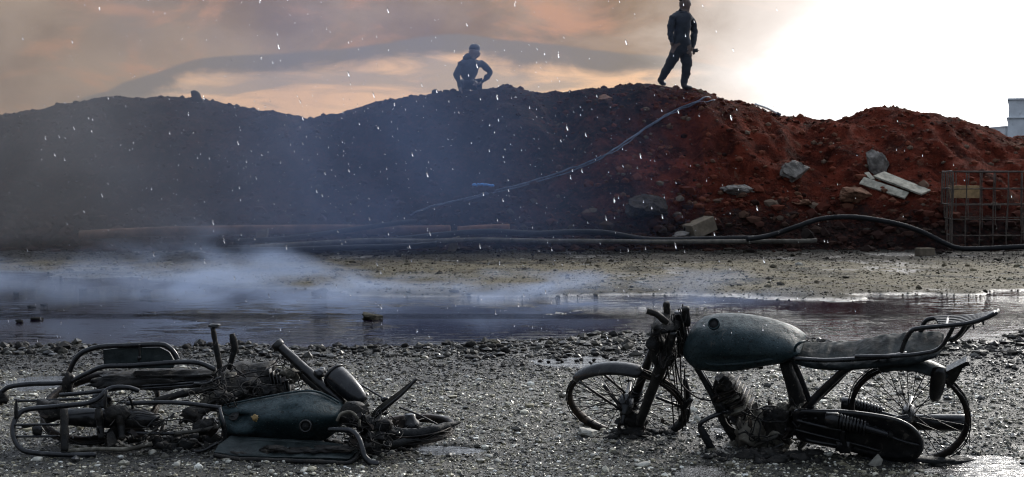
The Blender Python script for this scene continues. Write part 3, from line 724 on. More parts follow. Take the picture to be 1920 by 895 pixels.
# ---- wire cage
cy0 = 20.0; p0 = at(1784, 455, cy0)
p0.z = max(.0, terrain(p0.x, cy0))
H_ = at(1784, 322, cy0).z - p0.z
cg = thing('wire_cage', p0, 'rusty open wire cage standing at the right end of the bank', 'cage')
exx = Vector((1.25, -.12, 0)); eyy = Vector((.16, .95, 0)); up = Vector((0, 0, H_))
def bar(a, b, r=.011): mesh('bar', *tube([a, a.lerp(b, .35) + Vector((rs.gauss(0, .008), rs.gauss(0, .008), rs.gauss(0, .005))), a.lerp(b, .7) + Vector((rs.gauss(0, .008), rs.gauss(0, .008), rs.gauss(0, .005))), b], r * .8, 6, 2), M['cage'], cg)
for (o_, e_, nn) in ((p0, exx, 6), (p0, eyy, 5), (p0 + eyy, exx, 6), (p0 + exx, eyy, 5)):
    for i in range(nn + 1):
        q = o_ + e_ * (i / nn); bar(q, q + up, .016 if i in (0, nn) else .011)
    for k in (0.02, .2, .4, .58, .78, 1.0): bar(o_ + up * k, o_ + e_ + up * k, .017 if k == 1 else .011)
q = p0 + exx * .12 + eyy * .5 + up * .74
o = mesh('board', *box(q + Vector((.12, 0, 0)), [(.25, .02, 0), (0, .015, 0), (-.01, 0, .10)], .005), m_plain('yellow_board', (.26, .165, .075), .85), base=q, smooth=False); tag(o, 'yellowish board held inside the wire cage', 'board')

# ================================================================ PEOPLE
def person(name, label, joints, edges, regions, feet, groundpos):
    """joints: name -> (pos, rx, ry); one continuous skinned body"""
    names = list(joints); idx = {n: i for i, n in enumerate(names)}
    me = bpy.data.meshes.new(name); me.from_pydata([tuple(joints[n][0] - groundpos) for n in names], [(idx[a], idx[b]) for a, b in edges], []); me.update()
    ob = bpy.data.objects.new(name, me); COL.objects.link(ob)
    md = ob.modifiers.new('skin', 'SKIN'); md.use_smooth_shade = True; md.branch_smoothing = .6
    if not me.skin_vertices: me.attributes.new
    sv = me.skin_vertices[0].data if len(me.skin_vertices) else None
    for n in names:
        k = 1.0 if 'finger' in n or 'thumb' in n or 'nose' in n else 1.12 if 'hand' in n or 'toe' in n else 1.06 if 'elbow' in n or 'wrist' in n or n in ('shoulderL', 'shoulderR') else 1.32
        sv[idx[n]].radius = (joints[n][1] * k, joints[n][2] * k)
    sv[idx['pelvis']].use_root = True
    sb = ob.modifiers.new('sub', 'SUBSURF'); sb.levels = 2; sb.render_levels = 2
    dg = bpy.context.evaluated_depsgraph_get(); new = bpy.data.meshes.new_from_object(ob.evaluated_get(dg))
    ob.modifiers.clear(); ob.data = new; ob.location = groundpos; BASE[ob.name] = Vector(groundpos)
    mats = ['jacket', 'trousers', 'skin', 'boot']
    new.materials.clear()
    for k in mats: new.materials.append(M[k])
    A_ = np.array([v.co[:] for v in new.vertices]); N_ = np.array([v.normal[:] for v in new.vertices])
    fold = fbm(A_[:, 0] * 9 + A_[:, 1] * 5, A_[:, 2] * 16 + A_[:, 0] * 6, 7, 3) * .030 * sst(A_[:, 2], .02, .15)
    new.vertices.foreach_set('co', (A_ + N_ * fold[:, None]).ravel()); new.update()
    J = {n: joints[n][0] - groundpos for n in names}
    for pl in new.polygons:
        c = pl.center; best = min(edges, key=lambda e: segd(c, J[e[0]], J[e[1]]) + (.05 if 'hand' in e[0] + e[1] or 'finger' in e[0] + e[1] or 'thumb' in e[0] + e[1] else 0))
        pl.material_index = mats.index(regions(best)); pl.use_smooth = True
    tag(ob, label, 'person'); return ob
def segd(p, a, b):
    ab = b - a; t = max(0, min(1, (p - a).dot(ab) / max(ab.length_squared, 1e-9))); return (p - (a + ab * t)).length
def region(e):
    s_ = ' '.join(e)
    if 'foot' in s_ or 'toe' in s_: return 'boot'
    if 'hand' in s_ or 'finger' in s_ or 'thumb' in s_ or 'head' in s_ or 'nose' in s_: return 'skin'
    if 'knee' in s_ or 'ankle' in s_: return 'trousers'
    return 'jacket'
def hand(J, Ed, side, wrist, d, spread):
    """palm and five fingers hanging from the wrist"""
    d = d.normalized(); sp = spread.normalized(); J['hand' + side] = (wrist + d * .07, .038, .022); Ed.append(('wrist' + side, 'hand' + side))
    for i, (o_, L) in enumerate(((-.030, .070), (-.010, .082), (.010, .078), (.030, .062))):
        k = wrist + d * .11 + sp * o_; n1 = 'finger%d%s' % (i, side); n2 = n1 + 'b'
        J[n1] = (k, .011, .011); J[n2] = (k + d * L * .8 + Vector((0, .02, 0)), .009, .009); Ed += [('hand' + side, n1), (n1, n2)]
    J['thumb' + side] = (wrist + d * .06 - sp * .05 + Vector((0, -.02, 0)), .012, .012); J['thumb' + side + 'b'] = (wrist + d * .11 - sp * .058 + Vector((0, -.03, 0)), .010, .010)
    Ed += [('hand' + side, 'thumb' + side), ('thumb' + side, 'thumb' + side + 'b')]
# standing figure
def standing():
    Yp = float(YC(hit(1262, 170).x)) - .05
    A = lambda x, y, d=0.0: at(x, y, Yp + d)
    gl = A(1238, 163, .10); gr = A(1282, 165, -.05); gl.z = terrain(gl.x, gl.y); gr.z = terrain(gr.x, gr.y)
    J = {}; E_ = []
    J['pelvis'] = (A(1278, 86), .185, .14)
    J['waist'] = (A(1279, 70), .20, .15); J['chest'] = (A(1279, 48), .215, .155); J['shoulders'] = (A(1278, 31), .185, .125)
    J['neck'] = (A(1280, 21), .075, .075); J['head_low'] = (A(1284, 13, -.01), .088, .095); J['head'] = (A(1284, 4), .10, .105); J['head_top'] = (A(1283, -2), .075, .08)
    J['nose'] = (A(1295, 9, -.05), .02, .02)
    E_ += [('pelvis', 'waist'), ('waist', 'chest'), ('chest', 'shoulders'), ('shoulders', 'neck'), ('neck', 'head_low'), ('head_low', 'head'), ('head', 'head_top'), ('head_low', 'nose')]
    for s_, (x1, y1, d1), (x2, y2, d2), (x3, y3, d3) in (('L', (1262, 33, -.10), (1256, 57, -.16), (1259, 75, -.14)), ('R', (1295, 33, .12), (1302, 60, .16), (1299, 86, .02))):
        J['shoulder' + s_] = (A(x1, y1, d1), .085, .085); J['elbow' + s_] = (A(x2, y2, d2), .066, .066); J['wrist' + s_] = (A(x3, y3, d3), .045, .045)
        E_ += [('shoulders', 'shoulder' + s_), ('shoulder' + s_, 'elbow' + s_), ('elbow' + s_, 'wrist' + s_)]
        hand(J, E_, s_, J['wrist' + s_][0], Vector((.1, -.2, -1)), Vector((.6, .8, 0)))
    for s_, hip, knee, foot, r in (('L', (1269, 96, -.05), (1253, 127, .0), gl, .085), ('R', (1287, 98, .05), (1288, 130, -.02), gr, .085)):
        J['hip' + s_] = (A(*hip), .110, .110); J['knee' + s_] = (A(*knee), .072, .072)
        an = foot + Vector((0.0, .02, .10)); J['ankle' + s_] = (an, .055, .055); J['foot' + s_] = (foot + Vector((.03, .0, .045)), .048, .045)
        tx = Vector((.17, .06, .035)) if s_ == 'R' else Vector((.10, .15, .03)); J['toe' + s_] = (foot + tx, .038, .032)
        E_ += [('pelvis', 'hip' + s_), ('hip' + s_, 'knee' + s_), ('knee' + s_, 'ankle' + s_), ('ankle' + s_, 'foot' + s_), ('foot' + s_, 'toe' + s_)]
    g = (gl + gr) / 2
    ob = person('person', 'person in dark jacket standing with legs apart on the bank crest', J, E_, region, None, g)
    c = A(1282, 0, .0); mesh('cap', *lump(c + Vector((0, .01, .035)), [(.108, 0, 0), (0, .115, 0), (0, 0, .085)], 3, .06, 2, 3), M['hair'], ob)
    mesh('collar', *tube([A(1279, 24) + Vector((math.cos(a) * .095, math.sin(a) * .09, .02 * math.sin(a))) for a in np.linspace(0, 2 * math.pi, 12)[:-1]], .032, 8, 3, True), M['jacket'], ob)
    c = A(1304, 95, -.03); r_ = thing('radio', c, 'small dark handset held by the standing person', 'handset')
    mesh('case', *box(c, [(.045, 0, .006), (0, .022, 0), (-.004, 0, .035)], .008), M['boot'], r_); mesh('antenna', *tube([c + Vector((.04, 0, 0)), c + Vector((.07, 0, .005))], .007, 6, 2), M['boot'], r_)
standing()
def crouching():
    Yp = float(YC(hit(882, 180).x)) + .05
    A = lambda x, y, d=0.0: at(x, y, Yp + d)
    g0 = A(882, 172); g0.z = terrain(g0.x, g0.y)
    J = {}; E_ = []
    J['pelvis'] = (A(880, 160), .20, .15); J['pelvis'][0].z = max(J['pelvis'][0].z, g0.z + .11)
    J['waist'] = (A(878, 149), .235, .16); J['chest'] = (A(878, 131), .235, .16); J['shoulders'] = (A(884, 117), .175, .12)
    J['neck'] = (A(887, 109, -.02), .08, .08); J['head_low'] = (A(890, 102, -.03), .085, .095); J['head'] = (A(890, 95, -.03), .10, .105); J['head_top'] = (A(890, 90, -.03), .075, .08); J['nose'] = (A(901, 99, -.07), .02, .02)
    E_ += [('pelvis', 'waist'), ('waist', 'chest'), ('chest', 'shoulders'), ('shoulders', 'neck'), ('neck', 'head_low'), ('head_low', 'head'), ('head', 'head_top'), ('head_low', 'nose')]
    for s_, (x1, y1, d1), (x2, y2, d2), (x3, y3, d3), hd in (('L', (866, 119, -.02), (856, 142, -.08), (862, 160, -.2), Vector((.3, -.3, -1))), ('R', (903, 119, .0), (920, 137, .03), (907, 152, -.05), Vector((-.9, .0, -.5)))):
        J['shoulder' + s_] = (A(x1, y1, d1), .088, .088); J['elbow' + s_] = (A(x2, y2, d2), .066, .066); J['wrist' + s_] = (A(x3, y3, d3), .048, .048)
        E_ += [('shoulders', 'shoulder' + s_), ('shoulder' + s_, 'elbow' + s_), ('elbow' + s_, 'wrist' + s_)]
        hand(J, E_, s_, J['wrist' + s_][0], hd, Vector((.2, 1, .2)))
    for s_, sg in (('L', -1), ('R', 1)):
        hp = J['pelvis'][0] + Vector((sg * .10, .08, -.02)); kn = hp + Vector((sg * .06, .40, .10))
        ft = kn + Vector((0, -.02, 0)); ft.z = terrain(ft.x, ft.y)
        J['hip' + s_] = (hp, .10, .10); J['knee' + s_] = (kn, .072, .072); J['ankle' + s_] = (ft + Vector((0, .02, .09)), .055, .055)
        J['foot' + s_] = (ft + Vector((0, .05, .045)), .048, .045); J['toe' + s_] = (ft + Vector((0, .19, .035)), .038, .032)
        E_ += [('pelvis', 'hip' + s_), ('hip' + s_, 'knee' + s_), ('knee' + s_, 'ankle' + s_), ('ankle' + s_, 'foot' + s_), ('foot' + s_, 'toe' + s_)]
    ob = person('person', 'person in dark clothes crouching on the bank crest with one elbow out', J, E_, region, None, g0)
    c = A(890, 93, -.03)
    mesh('cap', *lump(c + Vector((0, .01, .02)), [(.112, 0, 0), (0, .115, 0), (0, 0, .092)], 3, .06, 2, 3), M['hair'], ob)
    mesh('hood', *lump(A(878, 110, -.02), [Vector((.10, 0, .06)), Vector((0, .11, 0)), Vector((-.05, 0, .085))], 3, .12, 2, 8), M['jacket'], ob)
crouching()

# ================================================================ MOTORCYCLES
def wheel(parent, name, c, e1, e2, Rr, rs, nspoke=32, missing=0.15, hubr=.05, label=None, strands=3):
    """bare rim with hub and spokes; e1,e2 span the wheel plane"""
    e1 = Vector(e1).normalized(); e2 = Vector(e2); e2 = (e2 - e1 * e2.dot(e1)).normalized(); n = e1.cross(e2).normalized()
    prof = [(Rr, -.021), (Rr + .001, -.015), (Rr - .013, -.011), (Rr - .013, .011), (Rr + .001, .015), (Rr, .021), (Rr - .016, .018), (Rr - .021, .008), (Rr - .021, -.008), (Rr - .016, -.018)]
    rim = mesh(name, *ring(c, n, prof, 72, e1), M['rim'], parent)
    if label: rim['label'] = label
    mesh('hub', *lathe(c, n, [(-.07, .010), (-.068, hubr * .6), (-.05, hubr * .65), (-.035, hubr), (-.028, hubr + .004), (.028, hubr + .004), (.035, hubr), (.05, hubr * .65), (.07, hubr * .6), (.072, .010)], 24), M['char'], rim)
    for i in range(nspoke):
        if rs.random() < missing: continue
        a = 2 * math.pi * i / nspoke; sd = 1 if i % 2 else -1; k = .32 * (1 if (i // 2) % 2 else -1)
        p = c + (e1 * math.cos(a) + e2 * math.sin(a)) * (Rr - .018); q = c + (e1 * math.cos(a + k) + e2 * math.sin(a + k)) * hubr + n * .028 * sd
        md = p.lerp(q, .5) + Vector((rs.gauss(0, .004), rs.gauss(0, .004), rs.gauss(0, .004)))
        mesh('spoke', *tube([p, md, q], .0020, 5, 3), M['spoke'], rim)
    for j in range(strands):
        P = []
        ph = rs.random() * 6
        for k in range(26):
            a = 2 * math.pi * k / 26; rr = Rr + .002 + .010 * math.sin(a * 2 + ph) * rs.random() + (.012 if math.sin(a) < -.3 else 0) * rs.random()
            P.append(c + (e1 * math.cos(a) + e2 * math.sin(a)) * rr + n * (rs.uniform(-.012, .012) + .01 * (j - 1)))
        mesh('tyre_wire', *tube(P, .0022, 5, 3, True), M['spoke'], rim)
    return rim, n
def arcsheet(c, e1, e2, Rr, a0, a1, wid, crown, thick=.004, na=26, nw=9, flare=0.0):
    """mudguard: curved sheet round an axle"""
    e1 = Vector(e1).normalized(); e2 = Vector(e2); e2 = (e2 - e1 * e2.dot(e1)).normalized(); n = e1.cross(e2).normalized()
    V = []; Fc = []
    for side in (0, 1):
        for i in range(na + 1):
            t = i / na; a = a0 + (a1 - a0) * t; endr = min(1, min(t, 1 - t) * na / 3 + .35)
            for j in range(nw + 1):
                s_ = (j / nw * 2 - 1); rr = Rr - crown * (abs(s_) ** 2.2) - side * thick
                V.append(c + (e1 * math.cos(a) + e2 * math.sin(a)) * rr + n * (wid * s_ * (endr ** .5) + 0))
    m = (na + 1) * (nw + 1)
    def I(s_, i, j): return s_ * m + i * (nw + 1) + j
    for i in range(na):
        for j in range(nw):
            Fc.append((I(0, i, j), I(0, i, j + 1), I(0, i + 1, j + 1), I(0, i + 1, j))); Fc.append((I(1, i, j), I(1, i + 1, j), I(1, i + 1, j + 1), I(1, i, j + 1)))
    for i in range(na):
        Fc.append((I(0, i, 0), I(0, i + 1, 0), I(1, i + 1, 0), I(1, i, 0))); Fc.append((I(0, i, nw), I(1, i, nw), I(1, i + 1, nw), I(0, i + 1, nw)))
    for j in range(nw):
        Fc.append((I(0, 0, j), I(1, 0, j), I(1, 0, j + 1), I(0, 0, j + 1))); Fc.append((I(0, na, j), I(0, na, j + 1), I(1, na, j + 1), I(1, na, j)))
    return V, Fc
def loft(secs):
    n = len(secs[0]); V = [p for s_ in secs for p in s_]; Fc = []
    for i in range(len(secs) - 1):
        for k in range(n): Fc.append((i * n + k, i * n + (k + 1) % n, (i + 1) * n + (k + 1) % n, (i + 1) * n + k))
    Fc.append(tuple(range(n - 1, -1, -1))); Fc.append(tuple((len(secs) - 1) * n + k for k in range(n)))
    return V, Fc
def heap(name, c, ax, n, seed, parent, m='crust', r0=.012, r1=.045):
    q = random.Random(seed); mb = MB()
    for i in range(n):
        a = q.uniform(0, 6.283); d = q.random() ** .6; rr = q.uniform(r0, r1) * (1.2 - d * .7)
        x = c[0] + ax[0] * d * math.cos(a); y = c[1] + ax[1] * d * math.sin(a)
        mb.add(lump((x, y, float(G(x, y)) + rr * .2), [(rr * 1.3, 0, 0), (0, rr, 0), (0, 0, rr * .7)], 2, .5, 3, seed + i))
    o = mb.build(name, M[m], parent); o['kind'] = 'stuff'; return o
def scrap(parent, q, c, ax, n, seed, size=.03):
    for i in range(n):
        k = Vector((q.uniform(-1, 1), q.uniform(-1, 1), q.uniform(-1, 1))); p = Vector(c) + ax[0] * k.x + ax[1] * k.y + ax[2] * k.z
        p.z = max(p.z, float(G(p.x, p.y)) + .008); d1 = Vector((q.gauss(0, 1), q.gauss(0, 1), q.gauss(0, 1))).normalized(); d2 = d1.orthogonal().normalized(); s_ = size * q.uniform(.5, 1.6)
        if i % 3 == 0: mesh('bracket', *tube([p - d1 * s_ * 1.6, p + d2 * s_ * .5, p + d1 * s_ * 1.4 + d2 * s_ * .2], s_ * .16, 6, 3, rough=.2), M['char'], parent)
        else: mesh('charred_scrap', *plate([p + d1 * (s_ * math.cos(a) * q.uniform(.6, 1.4)) + d2 * (s_ * .7 * math.sin(a) * q.uniform(.6, 1.4)) for a in np.linspace(0, 6.28, 8)[:-1]], .004, d1.cross(d2)), M['crust' if i % 2 else 'rim'], parent, smooth=False)
def coil(a, b, R0, r, turns, n=10):
    a = Vector(a); b = Vector(b); ax = (b - a).normalized(); u = ax.orthogonal().normalized(); v = ax.cross(u); P = []
    N = turns * n
    for i in range(N + 1):
        t = i / N; an = 2 * math.pi * turns * t; P.append(a.lerp(b, t) + u * (R0 * math.cos(an)) + v * (R0 * math.sin(an)))
    return tube(P, r, 6, 1, smooth=False)

# ---------------------------------------------------------------- the standing one
rs = random.Random(11)
LEAN = R(22)
gA = flat(1175, 812); gB = flat(1712, 858)
e_x = (gB - gA); e_x.z = 0; e_x.normalize()                       # along the machine, front to rear
e_side = Vector((e_x.y, -e_x.x, 0))                               # towards the camera
e_up = Vector((0, 0, 1)) * math.cos(LEAN) + e_side * math.sin(LEAN)
e_w = e_side * math.cos(LEAN) - Vector((0, 0, 1)) * math.sin(LEAN)
O_ = gA
def P(x, y, wv=0.0):
    """point of the machine that lies wv metres to its near side, seen at photo pixel x, y"""
    d = ray(x, y); o2 = O_ + e_w * wv; t = (o2 - CAM).dot(e_w) / d.dot(e_w); return CAM + d * t
bike = thing('motorcycle', (gA + gB) / 2, 'burnt out motorcycle still standing with teal fuel tank and bare rims', 'motorcycle')
PXM = .00252      # metres per pixel about here
# wheels
fc_ = P(1174, 757)
ftilt = R(45); f2 = Vector((0, 0, 1)) * math.cos(ftilt) + e_side * math.sin(ftilt)
fe1 = (e_x + e_side * -.10).normalized()
fw_, fn = wheel(bike, 'front_wheel', fc_, fe1, f2, 109 * .00258, rs, 36, .15, .032)
rc_ = P(1704, 775)
rtilt = R(24); r2 = Vector((0, 0, 1)) * math.cos(rtilt) + e_side * math.sin(rtilt)
rw_, rn = wheel(bike, 'rear_wheel', rc_, e_x, r2, 106 * .00236, rs, 36, .15, .026)
# front mudguard
f2n = (f2 - fe1 * f2.dot(fe1)).normalized()
mesh('front_mudguard', *arcsheet(fc_, fe1, f2n, 109 * .00258 + .018, R(66), R(139), .038, .017), M['char'], bike)
mesh('mudguard_stay', *tube([fc_ + fn * .05, fc_ + (fe1 * math.cos(R(128)) + f2n * math.sin(R(128))) * .29 + fn * .05], .006, 7, 3), M['char'], bike)
mesh('mudguard_stay', *tube([fc_ - fn * .05, fc_ + (fe1 * math.cos(R(120)) + f2n * math.sin(R(120))) * .29 - fn * .05], .006, 7, 3), M['char'], bike)
# forks
fl = mesh('fork_leg', *tube([P(1262, 622, .09), P(1252, 655, .09), P(1232, 707, .09), P(1210, 765, .09), P(1199, 797, .09)], [.019, .021, .024, .023, .020], 12, 6, rough=.06), M['char'], bike)
mesh('fork_boot', *lathe(P(1246, 672, .09), P(1228, 716, .09) - P(1246, 672, .09), [(0, .02), (.004, .027), (.05, .029), (.11, .028), (.118, .02)], 14), M['crust'], fl)
fl = mesh('fork_leg', *tube([P(1236, 612, -.07), P(1226, 650, -.07), P(1211, 690, -.07), P(1193, 740, -.07), P(1181, 782, -.07)], [.017, .019, .020, .021, .018], 12, 6, rough=.06), M['char'], bike)
mesh('fork_spring', *coil(P(1196, 728, -.07), P(1184, 770, -.07), .026, .005, 8), M['char'], fl)
mesh('lower_clamp', *lump(P(1250, 660), [e_x * .055, e_w * .11, e_up * .022], 3, .25, 2.5, 3, .7), M['crust'], bike)
mesh('upper_clamp', *lump(P(1256, 603), [e_x * .06, e_w * .11, e_up * .018], 3, .3, 2.5, 4, .7), M['crust'], bike)
mesh('steering_head', *tube([P(1274, 585), P(1278, 615), P(1281, 660)], [.024, .022, .026], 12, 6, rough=.08), M['char'], bike)
mesh('handlebar_stub', *tube([P(1250, 605, .05), P(1232, 590, .07), P(1213, 583, .08)], [.016, .015, .013], 9, 5, rough=.1), M['crust'], bike)
mesh('handlebar_stub', *tube([P(1255, 604, -.05), P(1251, 585, -.06), P(1250, 567, -.06)], [.018, .016, .013], 9, 5, rough=.1), M['crust'], bike)
mesh('top_nut', *lathe(P(1250, 578, -.06), e_up, [(-.02, .014), (.0, .017), (.02, .015), (.03, .011)], 10), M['crust'], bike)
mesh('ignition_lock', *lathe(P(1287, 592, .02), e_up, [(-.05, .014), (-.02, .018), (.02, .015), (.03, .019), (.04, .017), (.045, .008)], 12), M['crust'], bike)
mesh('headlamp_bracket', *lump(P(1234, 640, .02), [e_x * .035, e_w * .09, e_up * .075], 3, .4, 2.8, 7, .8), M['crust'], bike)
mesh('burnt_wiring', *(lambda m_: (m_.V, m_.F))(tangle(P(1248, 640, .04), [e_x * .05, e_w * .12, e_up * .12], 26, .0024, 3)), M['crust'], bike)
mesh('burnt_wiring', *(lambda m_: (m_.V, m_.F))(tangle(P(1278, 620, .03), [e_x * .03, e_w * .06, e_up * .10], 14, .0024, 4)), M['crust'], bike)
mesh('control_cable', *tube([P(1265, 668, .05), P(1269, 690, .06), P(1279, 722, .07), P(1308, 746, .06), P(1336, 752, .04)], .0038, 6, 6), M['rubber'], bike)
for (x, y0, y1, dx) in ((1272, 660, 790, 8), (1279, 665, 806, 4), (1284, 690, 800, 0), (1262, 680, 800, 12), (1268, 665, 770, 10)):
    mesh('hanging_wire', *tube([P(x - dx, y0, -.02), P(x - dx * .3, (y0 + y1) / 2, 0), P(x + rs.uniform(-3, 3), y1, .02)], .0032, 6, 6, rough=.2), M['crust'], bike)
mesh('front_tyre_remnant', *tube([P(1284, 712, -.05), P(1289, 745, -.06), P(1284, 785, -.06), P(1262, 806, -.05), P(1235, 812, -.05)], [.010, .016, .020, .018, .010], 10, 6, rough=.2), M['rubber'], bike)
mesh('axle', *tube([fc_ - fn * .12, fc_ + fn * .12], .011, 8, 2), M['char'], bike)
mesh('brake_rod', *tube([P(1132, 722, -.02), P(1150, 745, 0), P(1169, 768, .03)], .010, 8, 4), M['char'], bike)
mesh('brake_rod', *tube([P(1230, 745, .03), P(1262, 757, 0), P(1290, 768, -.03)], .007, 8, 4), M['char'], bike)
mesh('brake_rod', *tube([P(1296, 749, .02), P(1290, 756, .0), P(1282, 766, 0)], .012, 8, 3), M['char'], bike)
pm = onground(1192, 812)
heap('mud_clump', pm, (.20, .10), 40, 5, bike)
pm = P(1190, 790); mesh('brake_drum', *lump(pm, [e_x * .055, fn * .04, f2n * .05], 3, .3, 2.5, 12, .8), M['crust'], bike)
# fuel tank
top_ = [(1284, 644), (1288, 630), (1297, 617), (1312, 606), (1341, 600), (1387, 602), (1433, 610), (1472, 622), (1492, 632), (1506, 644)]
bot_ = [(1284, 650), (1288, 657), (1297, 667), (1312, 678), (1341, 686), (1387, 684), (1433, 676), (1472, 667), (1492, 658), (1506, 648)]
hw_ = [.03, .075, .105, .125, .14, .142, .135, .120, .105, .085]
xs = [p_[0] for p_ in top_]; secs = []
def tank_section(x, k):
    yt = float(np.interp(x, xs, [p_[1] for p_ in top_])); yb = float(np.interp(x, xs, [p_[1] for p_ in bot_])); hw = float(np.interp(x, xs, hw_))
    a_, b_ = P(x, yt), P(x, yb); c = (a_ + b_) / 2; hv = (a_ - b_) / 2; sec = []
    for i in range(60):
        an = 2 * math.pi * i / 60; s_, q = math.sin(an), math.cos(an)
        ss = math.copysign(abs(s_) ** .75, s_); qq = math.copysign(abs(q) ** .62, q)
        knee = 1 - .15 * sst(-ss, -.12, .10) * sst(x, 1318, 1335) * (1 - sst(x, 1440, 1478))    # pressed-in flank under the crease
        drop = hv * ss
        sec.append(c + drop + e_w * hw * qq * float(knee))
    return sec
tx_ = [1284, 1286, 1290, 1296, 1303, 1312, 1322, 1334, 1348, 1365, 1382, 1400, 1418, 1435, 1450, 1463, 1475, 1485, 1494, 1501, 1506]
tank = mesh('fuel_tank', *loft([tank_section(x, 0) for x in tx_]), M['tank'], bike)
tc_ = P(1339, 608, .085); tn = (e_up * .75 + e_w * .66).normalized()
mesh('filler_rim', *ring(tc_ + tn * .012, tn, [(.021, -.016), (.021, -.004), (.024, -.002), (.027, -.004), (.027, -.016)], 28), M['tank'], tank)
mesh('filler_hole', *lathe(tc_ + tn * .004, tn, [(-.004, .0225), (0.0, .0225)], 20), M['rubber'], tank)
mesh('tank_flange', *tube([P(1509, 640, .05), P(1500, 643, .085), P(1492, 650, .09), P(1488, 664, .085), P(1480, 674, .07)], .006, 8, 5), M['tank'], tank)
mesh('tank_flange', *tube([P(1290, 654, .1), P(1322, 680, .11), P(1356, 684, .12), P(1414, 679, .12), P(1474, 668, .10)], .006, 7, 6), M['tank'], tank)
for (x, y) in ((1342, 690), (1400, 690), (1426, 688)):
    mesh('tank_clip', *lump(P(x, y, .02), [e_x * .012, e_w * .01, e_up * .01], 2, .3, 2, x), M['crust'], tank)
# frame
fb = MB()
fb.add(tube([P(1283, 650, .03), P(1300, 678, .03), P(1322, 716, .03), P(1341, 752, .03), P(1356, 790, .03), P(1376, 826, .03)], [.015, .0145, .014, .016, .016, .014], 10, 6, rough=.06))
fb.add(tube([P(1285, 646, -.04), P(1305, 680, -.04), P(1330, 722, -.04), P(1350, 760, -.04), P(1380, 820, -.04)], .012, 10, 6, rough=.06))
fb.add(tube([P(1285, 632, 0), P(1350, 655, 0), P(1450, 664, 0), P(1500, 668, 0)], .018, 10, 6))
fb.build('frame', M['tube'], bike)
mesh('seat_post', *loft([[P(x, y, 0) + e_x * (hx * math.cos(a)) + e_w * (hww * math.sin(a)) for a in np.linspace(0, 2 * math.pi, 17)[:-1]] for (x, y, hx, hww) in
     ((1473, 672, .030, .05), (1478, 690, .031, .055), (1486, 712, .034, .055), (1494, 738, .037, .06), (1498, 760, .040, .06), (1500, 775, .030, .05))]), M['crust'], bike)
mesh('seat_post_tube', *tube([P(1486, 672, .06), P(1503, 712, .06), P(1516, 748, .06), P(1522, 766, .06)], .012, 9, 5, rough=.08), M['tube'], bike)
mesh('rear_stay', *tube([P(1506, 772, .06), P(1530, 745, .06), P(1560, 715, .06), P(1590, 690, .06), P(1618, 681, .06), P(1660, 676, .06), P(1700, 667, .06)], [.018, .018, .017, .018, .017, .014, .012], 10, 6, rough=.06), M['tube'], bike)
mesh('rear_stay', *tube([P(1512, 766, -.08), P(1560, 722, -.08), P(1605, 683, -.08), P(1690, 668, -.08)], [.016, .015, .015, .012], 10, 6, rough=.06), M['tube'], bike)
mesh('seat_rail', *tube([P(1488, 672, .10), P(1549, 676, .11), P(1640, 671, .11), P(1700, 664, .11)], .010, 8, 6), M['tube'], bike)
# seat: scorched pan with crumpled remains
sx_ = [1489, 1510, 1540, 1570, 1600, 1625, 1645, 1670, 1696, 1730, 1757, 1768]
st_ = [655, 658, 661, 662, 661, 656, 651, 649, 647, 645, 643, 645]; sb_ = [668, 670, 673, 673, 672, 669, 667, 665, 663, 657, 649, 642]; sw_ = [.07, .095, .11, .115, .12, .125, .13, .13, .13, .125, .11, .07]
secs = []
xx_ = np.linspace(1489, 1768, 90)
for x in xx_:
    yt, yb, hw = (float(np.interp(x, sx_, q)) for q in (st_, sb_, sw_)); a_, b_ = P(x, yt), P(x, yb); c = (a_ + b_) / 2; hv = (a_ - b_) / 2; sec = []
    for i in range(24):
        an = 2 * math.pi * i / 24; s_, q = math.sin(an), math.cos(an); ss = math.copysign(abs(s_) ** .6, s_); qq = math.copysign(abs(q) ** .5, q)
        wob = .85 + 1.2 * float(np.abs(fbm(x * .055 + 3, an * 1.6, 91, 3))) - .35 * float(np.abs(fbm(x * .12, an * 3, 93, 2))); sec.append(c + hv * ss * (wob if s_ > -.2 else 1) + e_w * hw * qq)
    secs.append(sec)
mesh('seat', *loft(secs), M['seat'], bike)
# luggage rack over the seat
rk = MB()
rk.add(tube([P(1603, 669, .13), P(1690, 667, .13), P(1746, 660, .13), P(1765, 650, .13), P(1776, 635, .13), P(1788, 612, .13)], .0085, 9, 6))
rack = rk.build('luggage_rack', M['tube'], bike)
mesh('rack_rail', *tube([P(1690, 660, .13), P(1697, 640, .13), P(1708, 622, .13), P(1722, 616, .13), P(1773, 611, .13), P(1812, 607, .13), P(1842, 599, .13), P(1866, 588, .13)], .0095, 9, 6), M['tube'], rack)
mesh('rack_rail', *tube([P(1720, 640, -.13), P(1727, 622, -.13), P(1734, 604, -.13), P(1750, 597, -.13), P(1800, 595, -.13), P(1850, 591, -.13), P(1873, 582, -.13)], .0095, 9, 6), M['tube'], rack)
mesh('rack_rail', *tube([P(1811, 608, .12), P(1803, 622, .11), P(1790, 634, .10), P(1776, 637, .10)], .009, 9, 6), M['tube'], rack)
mesh('rack_rail', *tube([P(1826, 600, -.10), P(1812, 616, -.10), P(1797, 632, -.10), P(1782, 640, -.10)], .009, 9, 6), M['tube'], rack)
for k in range(5):
    wv = -.09 + k * .045; a = k / 4
    mesh('rack_slat', *tube([P(1752 + 10 * a, 597 + 13 * a, wv), P(1800 + 4 * a, 596 + 11 * a, wv), P(1868 - 2 * a, 584 + 4 * a, wv)], .0055, 7, 5), M['tube'], rack)
